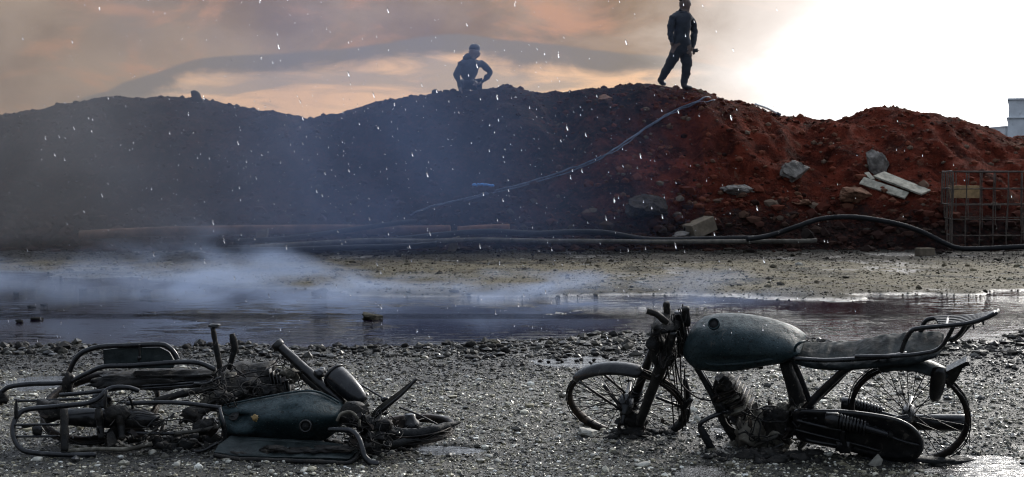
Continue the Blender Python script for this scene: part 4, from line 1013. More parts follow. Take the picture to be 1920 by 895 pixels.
for (x, yn, yf_) in ((1775, 611, 596), (1838, 600, 592), (1868, 588, 583)):
    mesh('rack_crossbar', *tube([P(x, yn, .13), P(x + 1, (yn + yf_) / 2, 0), P(x + 3, yf_, -.13)], .007, 7, 4), M['tube'], rack)
for (x, y) in ((1825, 608), (1843, 601)): mesh('rack_bolt', *tube([P(x, y, .13), P(x + 1, y + 8, .13)], .004, 6, 2), M['tube'], rack)
# rear mudguard and tail bracket
r2n = (r2 - e_x * r2.dot(e_x)).normalized(); rR = 106 * .00236
mesh('rear_mudguard', *arcsheet(rc_, e_x, r2n, rR + .030, R(52), R(116), .055, .026), M['panel'], bike)
mesh('mudguard_flap', *loft([[P(x, y, wv) for (x, y, wv) in ((xl, yy, .065), (xm, yy - 2, .085), (xr, yy, .055), (xr, yy, .045), (xm, yy - 2, .075), (xl, yy, .055))] for (yy, xl, xm, xr) in
     ((690, 1748, 1760, 1773), (705, 1745, 1759, 1774), (722, 1743, 1757, 1772), (738, 1742, 1755, 1768), (748, 1744, 1754, 1763), (754, 1749, 1754, 1758))]), M['char'], bike)
MB().add(plate([P(x, y, .0) for (x, y) in ((1774, 692), (1800, 679), (1812, 673), (1819, 674), (1815, 680), (1806, 685), (1800, 697), (1792, 710), (1783, 722), (1776, 722))], .05, e_w)).build('tail_bracket', M['char'], bike, smooth=False)
mesh('bracket_rod', *tube([P(1814, 678, .02), P(1818, 686, .02)], .004, 6, 2), M['char'], bike)
mesh('bracket_rod', *tube([P(1798, 690, .02), P(1802, 697, .02)], .004, 6, 2), M['char'], bike)
# engine
ec = P(1392, 772); ea = (P(1352, 712) - P(1396, 780)).normalized(); eb = ea.cross(e_w).normalized()
eng = mesh('engine_cylinder', *lump(P(1378, 750), [ea * .085, eb * .040, e_w * .050], 3, .22, 2.5, 15, .75), M['mudded'], bike)
for k in range(7):
    c = P(1390, 770) + ea * (.010 + k * .020)
    mesh('fin', *box(c + Vector((rs.gauss(0, .002), 0, rs.gauss(0, .002))), [ea * .0045, eb * (.054 + .006 * rs.random()), e_w * (.062 + .006 * rs.random())], .003, 1), M['mudded' if k % 3 == 1 else 'rim'], eng)
mesh('cylinder_head', *lump(P(1357, 718), [ea * .03, eb * .050, e_w * .055], 3, .35, 2.8, 16, .75), M['crust'], eng)
mesh('spark_cap', *tube([P(1350, 715, .05), P(1358, 708, .08), P(1367, 712, .09)], .008, 7, 4), M['rubber'], eng)
cc = mesh('crankcase', *lump(P(1433, 815, .02), [e_x * .115, e_w * .085, e_up * .10], 4, .32, 2.6, 18, .75), M['mudded'], bike)
mesh('engine_cover', *lathe(P(1420, 812, .06), e_w, [(0, .075), (.018, .072), (.03, .058), (.034, .02), (.034, .002)], 26), M['mudded'], cc)
mesh('cover_plate', *lump(P(1461, 800, .08), [e_x * .06, e_w * .02, e_up * .075], 4, .35, 3.2, 19, .7), M['crust'], cc)
mesh('kick_lever', *tube([P(1414, 838, .14), P(1434, 827, .15), P(1459, 817, .14)], [.007, .010, .006], 7, 4), M['blade'], bike)
mesh('gear_lever', *tube([P(1400, 856, .15), P(1432, 848, .16), P(1470, 832, .15)], [.006, .006, .008], 7, 4), M['char'], bike)
mesh('exhaust_header', *tube([P(1362, 742, .0), P(1350, 765, .05), P(1358, 795, .06), P(1382, 815, .04)], .016, 10, 6, rough=.08), M['crust'], bike)
mesh('crash_bar', *tube([P(1372, 770, .05), P(1348, 776, .12), P(1322, 788, .16), P(1312, 799, .17), P(1318, 818, .17), P(1330, 838, .16), P(1340, 840, .15)], .0105, 9, 6, rough=.08), M['tube'], bike)
mesh('foot_peg', *tube([P(1314, 800, .175), P(1324, 822, .18), P(1334, 838, .175)], [.012, .018, .014], 9, 5, rough=.12), M['rubber'], bike)
mesh('burnt_wiring', *(lambda m_: (m_.V, m_.F))(tangle(P(1440, 790, .08), [e_x * .13, e_w * .08, e_up * .09], 16, .0032, 9)), M['crust'], bike)
mesh('burnt_wiring', *(lambda m_: (m_.V, m_.F))(tangle(P(1362, 735, .03), [e_x * .06, e_w * .07, e_up * .07], 5, .0030, 10)), M['crust'], bike)
for i, (x, y, r_) in enumerate(((1390, 792, .035), (1478, 790, .05), (1500, 765, .04), (1445, 772, .035), (1470, 768, .03), (1412, 850, .05), (1455, 852, .06), (1352, 760, .03), (1380, 838, .035))):
    mesh('charred_lump', *lump(P(x, y, .04), [e_x * r_, e_w * r_, e_up * r_ * .8], 3, .5, 3, 60 + i), M['crust' if i % 2 else 'mudded'], bike)
pm = onground(1450, 866)
heap('mud_clump', (pm.x, pm.y + .06), (.32, .12), 60, 25, bike, 'crust', .01, .04)
# chain case with shock absorber lying on it
ccp = [(1490, 768), (1530, 767), (1580, 768), (1626, 773), (1668, 780), (1698, 790), (1720, 806), (1731, 825), (1732, 842), (1722, 858), (1705, 866), (1680, 866), (1650, 862), (1600, 849), (1550, 838), (1510, 830), (1494, 822), (1488, 797)]
cen = (sum(p_[0] for p_ in ccp) / len(ccp), sum(p_[1] for p_ in ccp) / len(ccp)); secs = []
for (wv, sc) in ((.05, .93), (.055, .98), (.065, 1.0), (.105, 1.0), (.120, .97), (.128, .90), (.130, .80), (.126, .74), (.126, .60)):
    secs.append(spline([P(cen[0] + (x - cen[0]) * (1 - (1 - sc) * .45), cen[1] + (y - cen[1]) * sc, wv) for (x, y) in ccp], 3, True))
case = mesh('chain_case', *loft(secs), M['char'], bike)
mesh('case_rib', *tube([P(1492, 806, .135), P(1540, 818, .14), P(1600, 832, .14), P(1650, 846, .14)], .006, 7, 5), M['char'], case)
mesh('case_rib', *tube([P(1494, 788, .135), P(1540, 800, .14), P(1585, 808, .14)], .009, 7, 5), M['char'], case)
mesh('case_rib', *tube([P(1640, 800, .135), P(1668, 818, .14), P(1700, 830, .14), P(1730, 836, .12)], .006, 7, 5), M['char'], case)
mesh('case_bolt', *lathe(P(1666, 814, .13), e_w, [(0, .02), (.02, .018), (.024, .008)], 12), M['crust'], case)
mesh('case_bolt', *lathe(P(1530, 784, .13), e_w, [(0, .009), (.01, .008), (.012, .004)], 10), M['char'], case)
mesh('case_bracket', *lump(P(1583, 838, .14), [e_x * .035, e_w * .02, e_up * .03], 3, .3, 2.5, 33, .7), M['char'], case)
mesh('case_bracket', *tube([P(1583, 806, .15), P(1580, 822, .155), P(1586, 838, .15)], [.010, .013, .010], 8, 4), M['char'], case)
sh = mesh('shock_absorber', *lathe(P(1548, 786, .16), P(1572, 788, .16) - P(1548, 786, .16), [(0, .024), (.004, .032), (.05, .033), (.057, .028)], 18), M['char'], bike)
mesh('spring', *coil(P(1568, 788, .16), P(1625, 803, .16), .028, .0062, 9), M['char'], sh)
mesh('damper_rod', *tube([P(1566, 788, .16), P(1625, 803, .16), P(1665, 815, .15)], [.016, .017, .012], 10, 5), M['tube'], sh)
sh = mesh('shock_absorber', *lathe(P(1578, 757, -.10), P(1600, 760, -.10) - P(1578, 757, -.10), [(0, .022), (.004, .031), (.05, .032), (.056, .026)], 18), M['char'], bike)
mesh('spring', *coil(P(1600, 760, -.10), P(1655, 776, -.10), .028, .006, 9), M['char'], sh)
mesh('damper_rod', *tube([P(1598, 760, -.10), P(1655, 776, -.10), P(1690, 786, -.10)], .012, 9, 5), M['tube'], sh)
mesh('muffler', *lathe(P(1680, 791, -.14), P(1809, 793, -.14) - P(1680, 791, -.14), [(0, .014), (.03, .024), (.08, .036), (.28, .038), (.305, .036), (.308, .020), (.29, .018)], 22), M['char'], bike)
mesh('swing_arm', *tube([P(1500, 790, -.08), P(1600, 795, -.08), P(1704, 785, -.08)], [.018, .016, .014], 9, 5), M['char'], bike)
mesh('swing_arm', *tube([P(1500, 795, .06), P(1600, 800, .05), P(1704, 782, .05)], [.018, .016, .014], 9, 5), M['char'], bike)
mesh('axle', *tube([rc_ - rn * .12, rc_ + rn * .10], .011, 8, 2), M['char'], bike)
mesh('burnt_wiring', *(lambda m_: (m_.V, m_.F))(tangle(P(1500, 770, .06), [e_x * .05, e_w * .08, e_up * .05], 22, .003, 12)), M['crust'], bike)
mesh('loose_wire', *tube([P(1806, 790, .02), P(1815, 800, .03), P(1818, 830, .03), P(1812, 852, .03)], .0018, 5, 6), M['spoke'], bike)
pm = onground(1722, 868)
mesh('rear_tyre_remnant', *lump(pm + Vector((.02, .04, 0)), [(.20, 0, 0), (0, .06, 0), (0, 0, .022)], 3, .5, 3, 44), M['rubber'], bike)
scrap(bike, rs, P(1440, 805, .06), [e_x * .16, e_w * .10, e_up * .10], 26, 1, .026)
scrap(bike, rs, P(1250, 650, .03), [e_x * .05, e_w * .12, e_up * .14], 18, 2, .02)
scrap(bike, rs, P(1205, 800, .03), [e_x * .12, e_w * .08, e_up * .04], 10, 3, .02)
p = onground(1640, 876)
o = mesh('scrap_flake', *plate([p + Vector(v) for v in ((-.03, 0, .01), (.01, -.01, .06), (.035, .0, .03), (.03, .01, .005), (0, .01, .0))], .004, (0, -1, .3)), M['stone'], base=p, smooth=False)
tag(o, 'pale scrap flake standing in the gravel below the chain case', 'scrap')

# ---------------------------------------------------------------- the toppled one
rs = random.Random(23)
def Lp(x, y, Y):
    p = at(x, y, Y); g = float(G(p.x, p.y))
    if p.z < g + .006: p.z = g + .006
    return p
c0 = flat(360, 845)
lb = thing('motorcycle', c0, 'burnt out motorcycle lying on its side with dented teal tank facing up', 'motorcycle')
def T(name, pts, r, m='tube', n=9, parent=None, rough=.05, mm=6):
    return mesh(name, *tube([Lp(*q) for q in pts], r, n, mm, rough=rough), M[m], parent or lb)
def lumpL(name, q, ax, m='crust', amp=.35, seed=0, parent=None, sub=3, power=.8, freq=2.6):
    return mesh(name, *lump(Lp(*q), [Vector(a) for a in ax], sub, amp, freq, seed, power), M[m], parent or lb)
# fuel tank, its top towards the camera
TY = 5.74
tt = [(415, 764), (420, 761), (440, 757), (470, 751), (502, 745), (540, 738), (575, 734), (598, 737), (618, 746), (636, 756), (648, 766)]
tb = [(415, 800), (420, 815), (440, 823), (470, 825), (502, 827), (540, 829), (575, 830), (598, 829), (618, 820), (636, 806), (648, 786)]
td = [.05, .09, .12, .135, .145, .15, .155, .15, .13, .10, .05]
txs = [p_[0] for p_ in tt]; secs = []
for x in [415, 417, 421, 428, 437, 447, 458, 469, 480, 491, 502, 515, 528, 541, 554, 566, 577, 587, 597, 607, 617, 627, 636, 643, 648]:
    yt = float(np.interp(x, txs, [p_[1] for p_ in tt])); yb = float(np.interp(x, txs, [p_[1] for p_ in tb])); hd = float(np.interp(x, txs, td))
    a_, b_ = at(x, yt, TY), at(x, yb, TY); c = (a_ + b_) / 2; hv = (a_ - b_) / 2; sec = []
    for i in range(40):
        an = 2 * math.pi * i / 40; s_, q = math.sin(an), math.cos(an); ss = math.copysign(abs(s_) ** .75, s_); qq = math.copysign(abs(q) ** .7, q)
        v = (yb - yt) * (.5 - .5 * ss) + yt
        dent = .085 * math.exp(-(((x - 460) / 24) ** 2 + ((v - 775) / 6) ** 2)) - .065 * math.exp(-(((x - 462) / 22) ** 2 + ((v - 801) / 9) ** 2)) - .014 * math.exp(-(((x - 590) / 26) ** 2 + ((v - 790) / 7) ** 2)) - .014 * math.exp(-(((x - 470) / 40) ** 2 + ((v - 770) / 5) ** 2)) + .040 * math.exp(-(((x - 552) / 14) ** 2 + ((v - 762) / 7) ** 2)) - .012 * math.exp(-(((x - 580) / 30) ** 2 + ((v - 764) / 8) ** 2))
        dent += .006 * float(fbm(x * .04, v * .06, 95, 3))
        f = max(0.0, q) ** .5
        k_ = abs(ss - .28) / (.72 if ss > .28 else 1.28)
        tent = hd * (1 - .62 * k_ - .30 * k_ ** 3) if q > 0 else hd * qq
        sec.append(c + hv * ss + Vector((0, -1, 0)) * (tent * min(1, max(0, q) * 6) if q > 0 else tent) + Vector((0, 1, 0)) * dent * f)
    secs.append(sec)
tk = mesh('fuel_tank', *loft(secs), M['tank'], lb)
fc2 = at(573, 799, TY - .158); fn2 = Vector((.03, -1, .12)).normalized()
mesh('filler_rim', *ring(fc2 + fn2 * .006, fn2, [(.020, -.015), (.020, .004), (.025, .007), (.029, .003), (.030, -.02)], 28), M['char'], tk)
mesh('filler_hole', *lathe(fc2 + fn2 * .004, fn2, [(-.004, .0215), (.0, .0215)], 20), M['rubber'], tk)
o = mesh('paint_scorch', *lump(at(479, 785, TY - .128), [(.016, 0, 0), (0, .006, 0), (0, 0, .014)], 3, .5, 3, 7), m_plain('yellow_scorch', (.26, .17, .06), .6), tk)
mesh('tank_flange', *tube([at(x, y - 1, TY - .02) for (x, y) in tt[1:-1]], .005, 7, 4), M['tank'], tk)
T('tank_strap', [(412, 765, 5.66), (417, 785, 5.60), (422, 806, 5.60), (421, 830, 5.62)], .009, 'tube')
# seat pan on the ground
V, Fc = plate([Lp(x, y, Y) for (x, y, Y) in ((434, 822, 5.62), (520, 828, 5.62), (600, 832, 5.62), (664, 842, 5.60), (672, 850, 5.56), (655, 868, 5.47), (600, 869, 5.46), (520, 867, 5.47), (440, 862, 5.50), (402, 853, 5.52), (410, 840, 5.55))], .03, (0, -.45, 1))
sp = mesh('seat_pan', V, Fc, M['panel'], lb, smooth=False)
T('pan_rim', [(402, 853, 5.50), (440, 863, 5.48), (520, 868, 5.45), (600, 870, 5.44), (655, 868, 5.45), (673, 850, 5.54)], .010, 'crust', parent=sp, rough=.2)
for i in range(9): lumpL('burnt_foam', (440 + i * 25, 846 + rs.uniform(-6, 6), 5.53), [(.05, 0, 0), (0, .03, 0), (0, 0, .012)], 'crust', .5, 300 + i, sp)
T('pan_edge', [(434, 824, 5.60), (520, 827, 5.60), (600, 833, 5.60), (668, 843, 5.58)], .007, 'panel', parent=sp)
# rear rack loops
rkL = T('luggage_rack', [(180, 853, 5.52), (120, 853, 5.52), (61, 849, 5.53), (40, 842, 5.54), (28, 826, 5.56), (24, 806, 5.58), (30, 784, 5.61), (48, 769, 5.64), (100, 763, 5.66), (160, 757, 5.68), (184, 748, 5.70), (197, 735, 5.72), (212, 727, 5.74), (240, 727, 5.76), (260, 733, 5.78)], .0115, 'tube', 10)
T('rack_slat', [(28, 797, 5.58), (112, 796, 5.60)], .0055, 'tube', parent=rkL); T('rack_slat', [(28, 819, 5.57), (112, 818, 5.59)], .0055, 'tube', parent=rkL)
T('rack_rail', [(112, 741, 5.78), (150, 738, 5.78), (191, 733, 5.80), (230, 727, 5.82)], .0095, 'tube', parent=rkL)
T('rack_rail', [(32, 752, 5.9), (80, 751, 5.9), (150, 748, 5.9)], .006, 'tube', parent=rkL)
T('rack_post', [(31, 784, 5.60), (30, 766, 5.60), (31, 748, 5.60)], [.010, .008, .003], 'char', parent=rkL)
T('rack_cross', [(120, 768, 5.60), (121, 800, 5.57), (121, 846, 5.53)], [.016, .019, .016], 'crust', parent=rkL, rough=.12)
lumpL('rack_plate', (70, 808, 5.58), [(.022, 0, 0), (0, .006, 0), (0, 0, .022)], 'char', .2, 3, rkL)
T('frame_rail', [(126, 846, 5.55), (180, 842, 5.58), (240, 842, 5.6), (285, 832, 5.62)], .010, 'mudded')
# upper loop with plate, second bar
ul = T('grab_loop', [(135, 726, 6.02), (128, 712, 6.0), (130, 698, 6.0), (140, 676, 6.0), (157, 660, 6.0), (191, 650, 6.0), (238, 648, 6.0), (300, 646, 6.0), (318, 653, 6.0), (328, 664, 6.0), (333, 674, 6.0)], .0125, 'tube', 10)
V, Fc = plate([Lp(x, y, 6.03) for (x, y) in ((194, 656), (230, 652), (300, 651), (318, 660), (328, 678), (326, 690), (260, 691), (196, 690))], .012, (0, 1, 0))
mesh('side_panel', V, Fc, M['panel'], lb, smooth=False)
T('panel_stay', [(261, 646, 5.98), (262, 660, 5.98), (261, 678, 5.98)], .005, 'char'); lumpL('panel_bolt', (261, 672, 5.98), [(.010, 0, 0), (0, .01, 0), (0, 0, .010)], 'char', .2, 2)
T('frame_rail', [(134, 716, 5.97), (160, 702, 5.96), (194, 688, 5.95), (240, 686, 5.95), (307, 681, 5.95), (350, 679, 5.95), (374, 681, 5.95), (392, 688, 5.95), (404, 694, 5.95)], .0115, 'tube', 10)
T('grab_bar', [(-40, 770, 5.95), (-12, 752, 5.95), (4, 735, 5.95), (20, 725, 5.95), (61, 720, 5.96), (106, 719, 5.97), (128, 718, 5.98)], .0115, 'tube', 10)
lumpL('rail_joint', (128, 720, 5.98), [(.024, 0, 0), (0, .022, 0), (0, 0, .05)], 'crust', .3, 5)
lumpL('grip_remnant', (2, 745, 5.95), [(.03, 0, 0), (0, .02, 0), (0, 0, .03)], 'crust', .4, 6)
T('frame_rail', [(266, 724, 5.92), (340, 719, 5.92), (428, 712, 5.92)], .0055, 'tube'); T('frame_rail', [(266, 729, 5.90), (340, 724, 5.90), (428, 717, 5.90)], .0045, 'tube')
lumpL('scorched_seat', (292, 712, 6.02), [(.27, 0, .015), (0, .09, 0), (0, 0, .038)], 'crust', .35, 9, None, 4, .6, 3.2)
T('frame_rail', [(290, 752, 5.85), (345, 738, 5.85), (402, 727, 5.86)], [.014, .017, .012], 'crust', rough=.12)
T('frame_rail', [(238, 757, 5.72), (290, 755, 5.71), (327, 755, 5.70), (370, 759, 5.68), (415, 765, 5.66)], .010, 'tube', 10)
T('frame_rail', [(327, 814, 5.64), (370, 808, 5.64), (412, 800, 5.64)], .009, 'blade'); T('frame_rail', [(238, 812, 5.66), (300, 813, 5.66), (340, 814, 5.65)], .008, 'tube')
T('frame_rail', [(345, 790, 5.72), (375, 774, 5.72), (408, 762, 5.74)], .013, 'crust', rough=.1)
# muffler with straps
mu = mesh('muffler', *lathe(Lp(122, 782, 5.74), Lp(302, 787, 5.70) - Lp(122, 782, 5.74), [(0, .030), (.02, .038), (.10, .043), (.30, .046), (.36, .043), (.40, .034), (.425, .020), (.435, .008)], 24), M['char'], lb)
for x in (190, 229): T('strap', [(x - 5, 772 - 6, 5.67), (x - 4, 782, 5.655), (x - 2, 800, 5.66), (x, 823, 5.62)], [.014, .018, .017, .013], 'crust', parent=mu, rough=.18)
lumpL('strap_block', (220, 776, 5.66), [(.045, 0, 0), (0, .02, 0), (0, 0, .035)], 'crust', .4, 14, mu)
# rear wheel hidden behind, lying down
wheel(lb, 'rear_wheel', Lp(190, 770, 5.98) + Vector((0, 0, .02)), Vector((1, .05, .02)), Vector((0, .90, .42)), .27, rs, 28, .3, .05)
lumpL('hub_lump', (100, 770, 5.80), [(.06, 0, 0), (0, .05, 0), (0, 0, .045)], 'crust', .4, 17)
# pedals / levers that stick up
l1 = T('brake_lever', [(413, 690, 5.98), (408, 665, 5.97), (403, 638, 5.97), (399, 615, 5.97)], [.014, .014, .012, .013], 'crust', rough=.15)
lumpL('lever_pad', (402, 611, 5.97), [(.026, 0, 0), (0, .02, 0), (0, 0, .009)], 'char', .2, 21, l1, 3, .6)
l2 = T('foot_lever', [(430, 692, 5.98), (434, 675, 5.97), (440, 655, 5.97), (438, 640, 5.97), (435, 626, 5.97)], [.012, .012, .016, .018, .012], 'crust', rough=.15)
# engine heap behind the tank
eg = lumpL('engine', (478, 730, 6.05), [(.17, 0, 0), (0, .14, 0), (0, 0, .085)], 'crust', .5, 25, None, 4, .75, 3.0)
for k in range(6):
    c = Lp(512 + k * 7, 712 + k * 4, 5.98); mesh('fin', *box(c, [Vector((.003, 0, .001)), Vector((0, .06, 0)), Vector((-.01, 0, .055))], .001, 1), M['char'], eg)
for i, (x, y, Y, r_) in enumerate(((430, 715, 5.95, .05), (455, 740, 5.88, .04), (500, 735, 5.9, .045), (540, 705, 6.0, .045), (420, 745, 5.8, .04), (520, 700, 6.02, .03), (395, 750, 5.85, .035), (360, 778, 5.72, .04), (385, 800, 5.68, .045))):
    lumpL('charred_lump', (x, y, Y), [(r_, 0, 0), (0, r_, 0), (0, 0, r_ * .7)], 'crust' if i % 3 else 'mudded', .5, 320 + i, None, 3, .85, 3)
for i, (x, y, Y, a, b_, c_, n_) in enumerate(((450, 730, 5.9, .16, .12, .09, 54), (400, 770, 5.70, .10, .07, .09, 34), (700, 815, 5.62, .12, .12, .07, 46), (300, 800, 5.68, .14, .06, .06, 24), (540, 705, 6.0, .12, .08, .07, 24), (690, 790, 5.7, .09, .09, .09, 34))):
    mb = tangle(Lp(x, y, Y), [Vector((a, 0, 0)), Vector((0, b_, 0)), Vector((0, 0, c_))], int(n_ * .5), .0022, 400 + i); mb.build('burnt_wiring', M['crust'], lb)
T('control_cable', [(438, 690, 5.97), (455, 702, 5.95), (470, 716, 5.92), (490, 706, 5.95), (530, 705, 5.95)], .004, 'rubber'); T('control_cable', [(404, 690, 5.93), (412, 730, 5.85), (408, 770, 5.72), (414, 800, 5.66)], .004, 'blade')
T('control_cable', [(300, 795, 5.66), (290, 806, 5.64), (270, 818, 5.62)], .004, 'blade')
# fork tube, lamp shell, mudguard blade
fk = T('fork_leg', [(520, 646, 6.02), (540, 664, 6.0), (580, 700, 5.95), (615, 732, 5.9), (645, 758, 5.86)], [.022, .022, .024, .022, .022], 'char', 14)
mesh('fork_cap', *lathe(Lp(524, 650, 6.02), Lp(516, 642, 6.025) - Lp(524, 650, 6.02), [(-.01, .024), (.0, .031), (.022, .032), (.026, .026), (.022, .018), (.012, .016)], 16), M['char'], fk)
T('fork_stay', [(547, 686, 6.05), (575, 712, 6.0), (606, 740, 5.95)], [.012, .016, .012], 'crust', rough=.12)
lumpL('fork_clamp', (600, 700, 5.93), [(.022, 0, .01), (0, .03, 0), (-.01, 0, .02)], 'char', .25, 31)
a_, b_ = Lp(624, 700, 5.90), Lp(690, 762, 5.78)
sh = mesh('lamp_shell', *lathe(a_, b_ - a_, [(.004, .040), (0, .050), (.006, .055), (.05, .056), (.10, .054), (.16, .046), (.20, .034), (.22, .022)], 26), M['tube'], lb)
mesh('shell_rim', *ring(a_ + (b_ - a_).normalized() * .012, b_ - a_, [(.054, -.006), (.060, -.004), (.060, .004), (.054, .006)], 30), M['char'], sh)
bl2 = [(784, 708), (772, 724), (755, 742), (738, 757), (720, 772), (703, 786), (690, 797), (686, 793), (694, 778), (706, 765), (722, 752), (742, 738), (762, 722)]
V, Fc = plate([Lp(x, y, 5.74 - (x - 690) * .0005) for (x, y) in bl2], .010, (.3, -1, .4)); mg = mesh('front_mudguard', V, Fc, M['blade'], lb, smooth=False)
T('mudguard_rib', [(782, 710, 5.685), (752, 741, 5.70), (722, 765, 5.715), (692, 793, 5.73)], .0065, 'char', parent=mg)
cpv = Lp(652, 789, 5.66); mesh('steering_head', *lathe(cpv + Vector((.03, .1, .02)), Vector((-.15, -1, .05)), [(0, .05), (.05, .056), (.08, .060), (.10, .054), (.108, .03), (.11, .006)], 22), M['crust'], lb)
T('clamp_arch', [(632, 790, 5.60), (640, 776, 5.60), (658, 773, 5.60), (672, 786, 5.60), (674, 800, 5.60)], .007, 'mudded')
T('handlebar', [(615, 806, 5.60), (640, 806, 5.58), (658, 808, 5.55), (670, 818, 5.52), (678, 836, 5.49), (684, 856, 5.47), (696, 868, 5.46), (711, 874, 5.45)], [.012, .013, .013, .0125, .0125, .013, .015, .013], 'tube', 10)
# collapsed front wheel and tyre remains
wheel(lb, 'front_wheel', Lp(770, 810, 5.80) + Vector((0, 0, .012)), Vector((1, .05, .05)), Vector((-.02, .99, .06)), .20, rs, 28, .5, .04)
T('front_tyre_remnant', [(715, 798, 5.72), (745, 812, 5.66), (785, 813, 5.65), (815, 806, 5.68), (840, 798, 5.74), (862, 792, 5.80)], [.020, .026, .024, .022, .015, .006], 'rubber', 10, rough=.22)
T('front_tyre_remnant', [(722, 836, 5.58), (752, 830, 5.60), (785, 824, 5.62)], [.016, .018, .010], 'rubber', 10, rough=.22)
T('brake_rod', [(748, 764, 5.75), (785, 778, 5.75), (820, 796, 5.76)], .0045, 'char'); T('brake_rod', [(652, 706, 5.98), (690, 730, 5.92), (724, 750, 5.85)], .0045, 'char')
lumpL('rod_end', (722, 749, 5.85), [(.018, 0, 0), (0, .012, 0), (0, 0, .012)], 'char', .3, 44)
for i, (x, y, Y, r_) in enumerate(((690, 795, 5.68, .045), (672, 780, 5.72, .04), (705, 820, 5.62, .04), (715, 800, 5.66, .05), (690, 840, 5.55, .03), (735, 815, 5.66, .04))):
    lumpL('charred_lump', (x, y, Y), [(r_, 0, 0), (0, r_, 0), (0, 0, r_ * .7)], 'crust', .5, 350 + i, None, 3, .85, 3)
heap('mud_clump', (c0.x - .02, c0.y + .16), (.62, .20), 110, 55, lb)
pm = flat(700, 842); heap('mud_clump', (pm.x, pm.y + .06), (.24, .14), 60, 56, lb)

scrap(lb, rs, Lp(330, 790, 5.75), [Vector((.30, 0, 0)), Vector((0, .15, 0)), Vector((0, 0, .09))], 30, 4, .028)
scrap(lb, rs, Lp(470, 725, 5.95), [Vector((.20, 0, 0)), Vector((0, .12, 0)), Vector((0, 0, .09))], 26, 5, .028)
scrap(lb, rs, Lp(700, 805, 5.66), [Vector((.13, 0, 0)), Vector((0, .12, 0)), Vector((0, 0, .09))], 22, 6, .026)
scrap(lb, rs, Lp(160, 790, 5.75), [Vector((.22, 0, 0)), Vector((0, .12, 0)), Vector((0, 0, .07))], 16, 7, .025)

# ================================================================ SMOKE, MIST, DROPS
def volume(name, c, h, label, build):
    V, Fc = box(c, [(h[0], 0, 0), (0, h[1], 0), (0, 0, h[2])])
    m = bpy.data.materials.new(name + '_volume'); m.use_nodes = True; m.node_tree.nodes.clear(); t = NT(m.node_tree)
    dens, colr, an = build(t, t.n('ShaderNodeNewGeometry').outputs['Position'])
    v = t.n('ShaderNodeVolumePrincipled', {'Density': dens, 'Color': colr + (1,) if isinstance(colr, tuple) else colr, 'Anisotropy': an}); t.n('ShaderNodeOutputMaterial', {'Volume': v.outputs[0]})
    o = mesh(name, V, Fc, m, base=(c[0], c[1], c[2] - h[2]), smooth=False); tag(o, label, kind='stuff')
    try: m.cycles.volume_step_rate = .7
    except Exception: pass
    return o
def edgefade(t, s_, c, h, k=.25):
    f = None
    for i in range(3):
        d = t.math('DIVIDE', t.math('ABSOLUTE', t.math('SUBTRACT', s_.outputs[i], c[i])), h[i]); e = t.mr(d, 1 - k, 1.0, 1, 0)
        f = e if f is None else t.math('MULTIPLY', f, e)
    return f
MC, MH = (-2.9, 13.2, .55), (8.0, 2.1, .58)
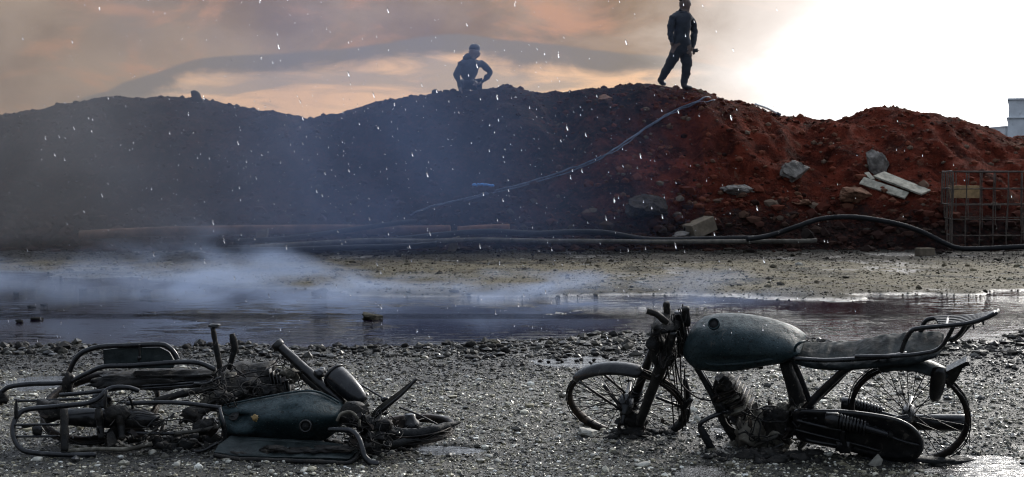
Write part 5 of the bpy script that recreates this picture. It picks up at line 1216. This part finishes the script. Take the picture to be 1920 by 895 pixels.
def mist(t, p):
    s_ = t.n('ShaderNodeSeparateXYZ', {0: p}); n = t.noise(t.mapping(p, (.6, .6, 1.6)), 1.7, 4, .55, .5)
    xm = t.mr(s_.outputs[0], -4.0, -2.2, 1, 0)                              # tall on the left, a thin layer further right
    pl = t.math('POWER', t.math('DIVIDE', t.math('ADD', s_.outputs[0], t.math('MULTIPLY_ADD', s_.outputs[2], .5, 2.75)), .62), 2.0)
    pl = t.math('EXPONENT', t.math('MULTIPLY', pl, -1.0))                   # one plume rises from the water
    top = t.math('ADD', t.math('MULTIPLY_ADD', xm, .26, .135), t.math('MULTIPLY', pl, .26))
    top = t.math('MULTIPLY', top, t.mr(n, .3, .7, .35, 1.5)); hgt = t.mr(t.math('DIVIDE', s_.outputs[2], top), .1, 1.0, 1, 0)
    d = t.math('MULTIPLY', t.math('MULTIPLY', t.mr(n, .38, .66, .04, 1), hgt), t.math('ADD', t.math('MULTIPLY_ADD', xm, -1.25, 1.9), t.math('MULTIPLY', pl, .15)))
    d = t.math('MULTIPLY', d, t.mr(s_.outputs[0], .8, 3.2, 1, 0))
    return t.math('MULTIPLY', t.math('MULTIPLY', d, edgefade(t, s_, MC, MH)), .72), (.50, .62, .88), .2
volume('mist', MC, MH, 'pale blue mist drifting low over the pond', mist)
SC, SH = (-5.0, 17.6, 2.0), (9.0, 2.2, 2.1)
def smoke(t, p):
    s_ = t.n('ShaderNodeSeparateXYZ', {0: p}); n = t.noise(p, .55, 4, .55, .6)
    xm = t.mr(s_.outputs[0], -4.5, 3.2, 1, 0)
    d = t.math('MULTIPLY', t.mr(n, .30, .72, .25, 1.0), xm)
    return t.math('MULTIPLY', t.math('MULTIPLY', d, edgefade(t, s_, SC, SH, .3)), .235), t.mix(t.mr(s_.outputs[0], -6.5, -1.5), (.29, .295, .32), (.20, .275, .48)), .2
volume('smoke', SC, SH, 'thin blue grey smoke hanging in front of the left half of the bank', smoke)

def drops(n, seed):
    g = np.random.default_rng(seed); V0, F0 = ico(1)
    Y = g.uniform(3.2, 11.5, n); px_ = np.clip(g.normal(640, 470, n), -200, 2100); py_ = g.uniform(-60, 640, n)
    X = np.zeros(n); Z = np.zeros(n)
    for i in range(n):
        q = at(px_[i], py_[i], Y[i]); X[i] = q.x; Z[i] = q.z
    ok = (Z > .12) & ((py_ > 185) | (g.random(n) < .5)); X, Y, Z = X[ok], Y[ok], Z[ok]; n = len(X)
    r_ = .0006 + .0013 * g.random(n) ** 2.2; L = r_ * g.uniform(4.5, 7.0, n)
    V = V0[None] * np.stack([r_, r_, L], 1)[:, None, :]
    V[..., 0] -= V[..., 2] * .28
    V = V + np.stack([X, Y, Z], 1)[:, None, :]
    return V.reshape(-1, 3), (F0[None] + (np.arange(n) * 12)[:, None, None]).reshape(-1, 3)
m, t, b, o = mat('water_drop'); t.put(b.inputs['Base Color'], (.9, .93, 1, 1)); t.put(b.inputs['Transmission Weight'], 1.0); t.put(b.inputs['Roughness'], .02); t.put(b.inputs['IOR'], 1.33)
V, Fc = drops(2100, 77)
o = bulk('water_drops', V, Fc, m, smooth=True); tag(o, 'spray of falling water drops in front of the bank', kind='stuff')
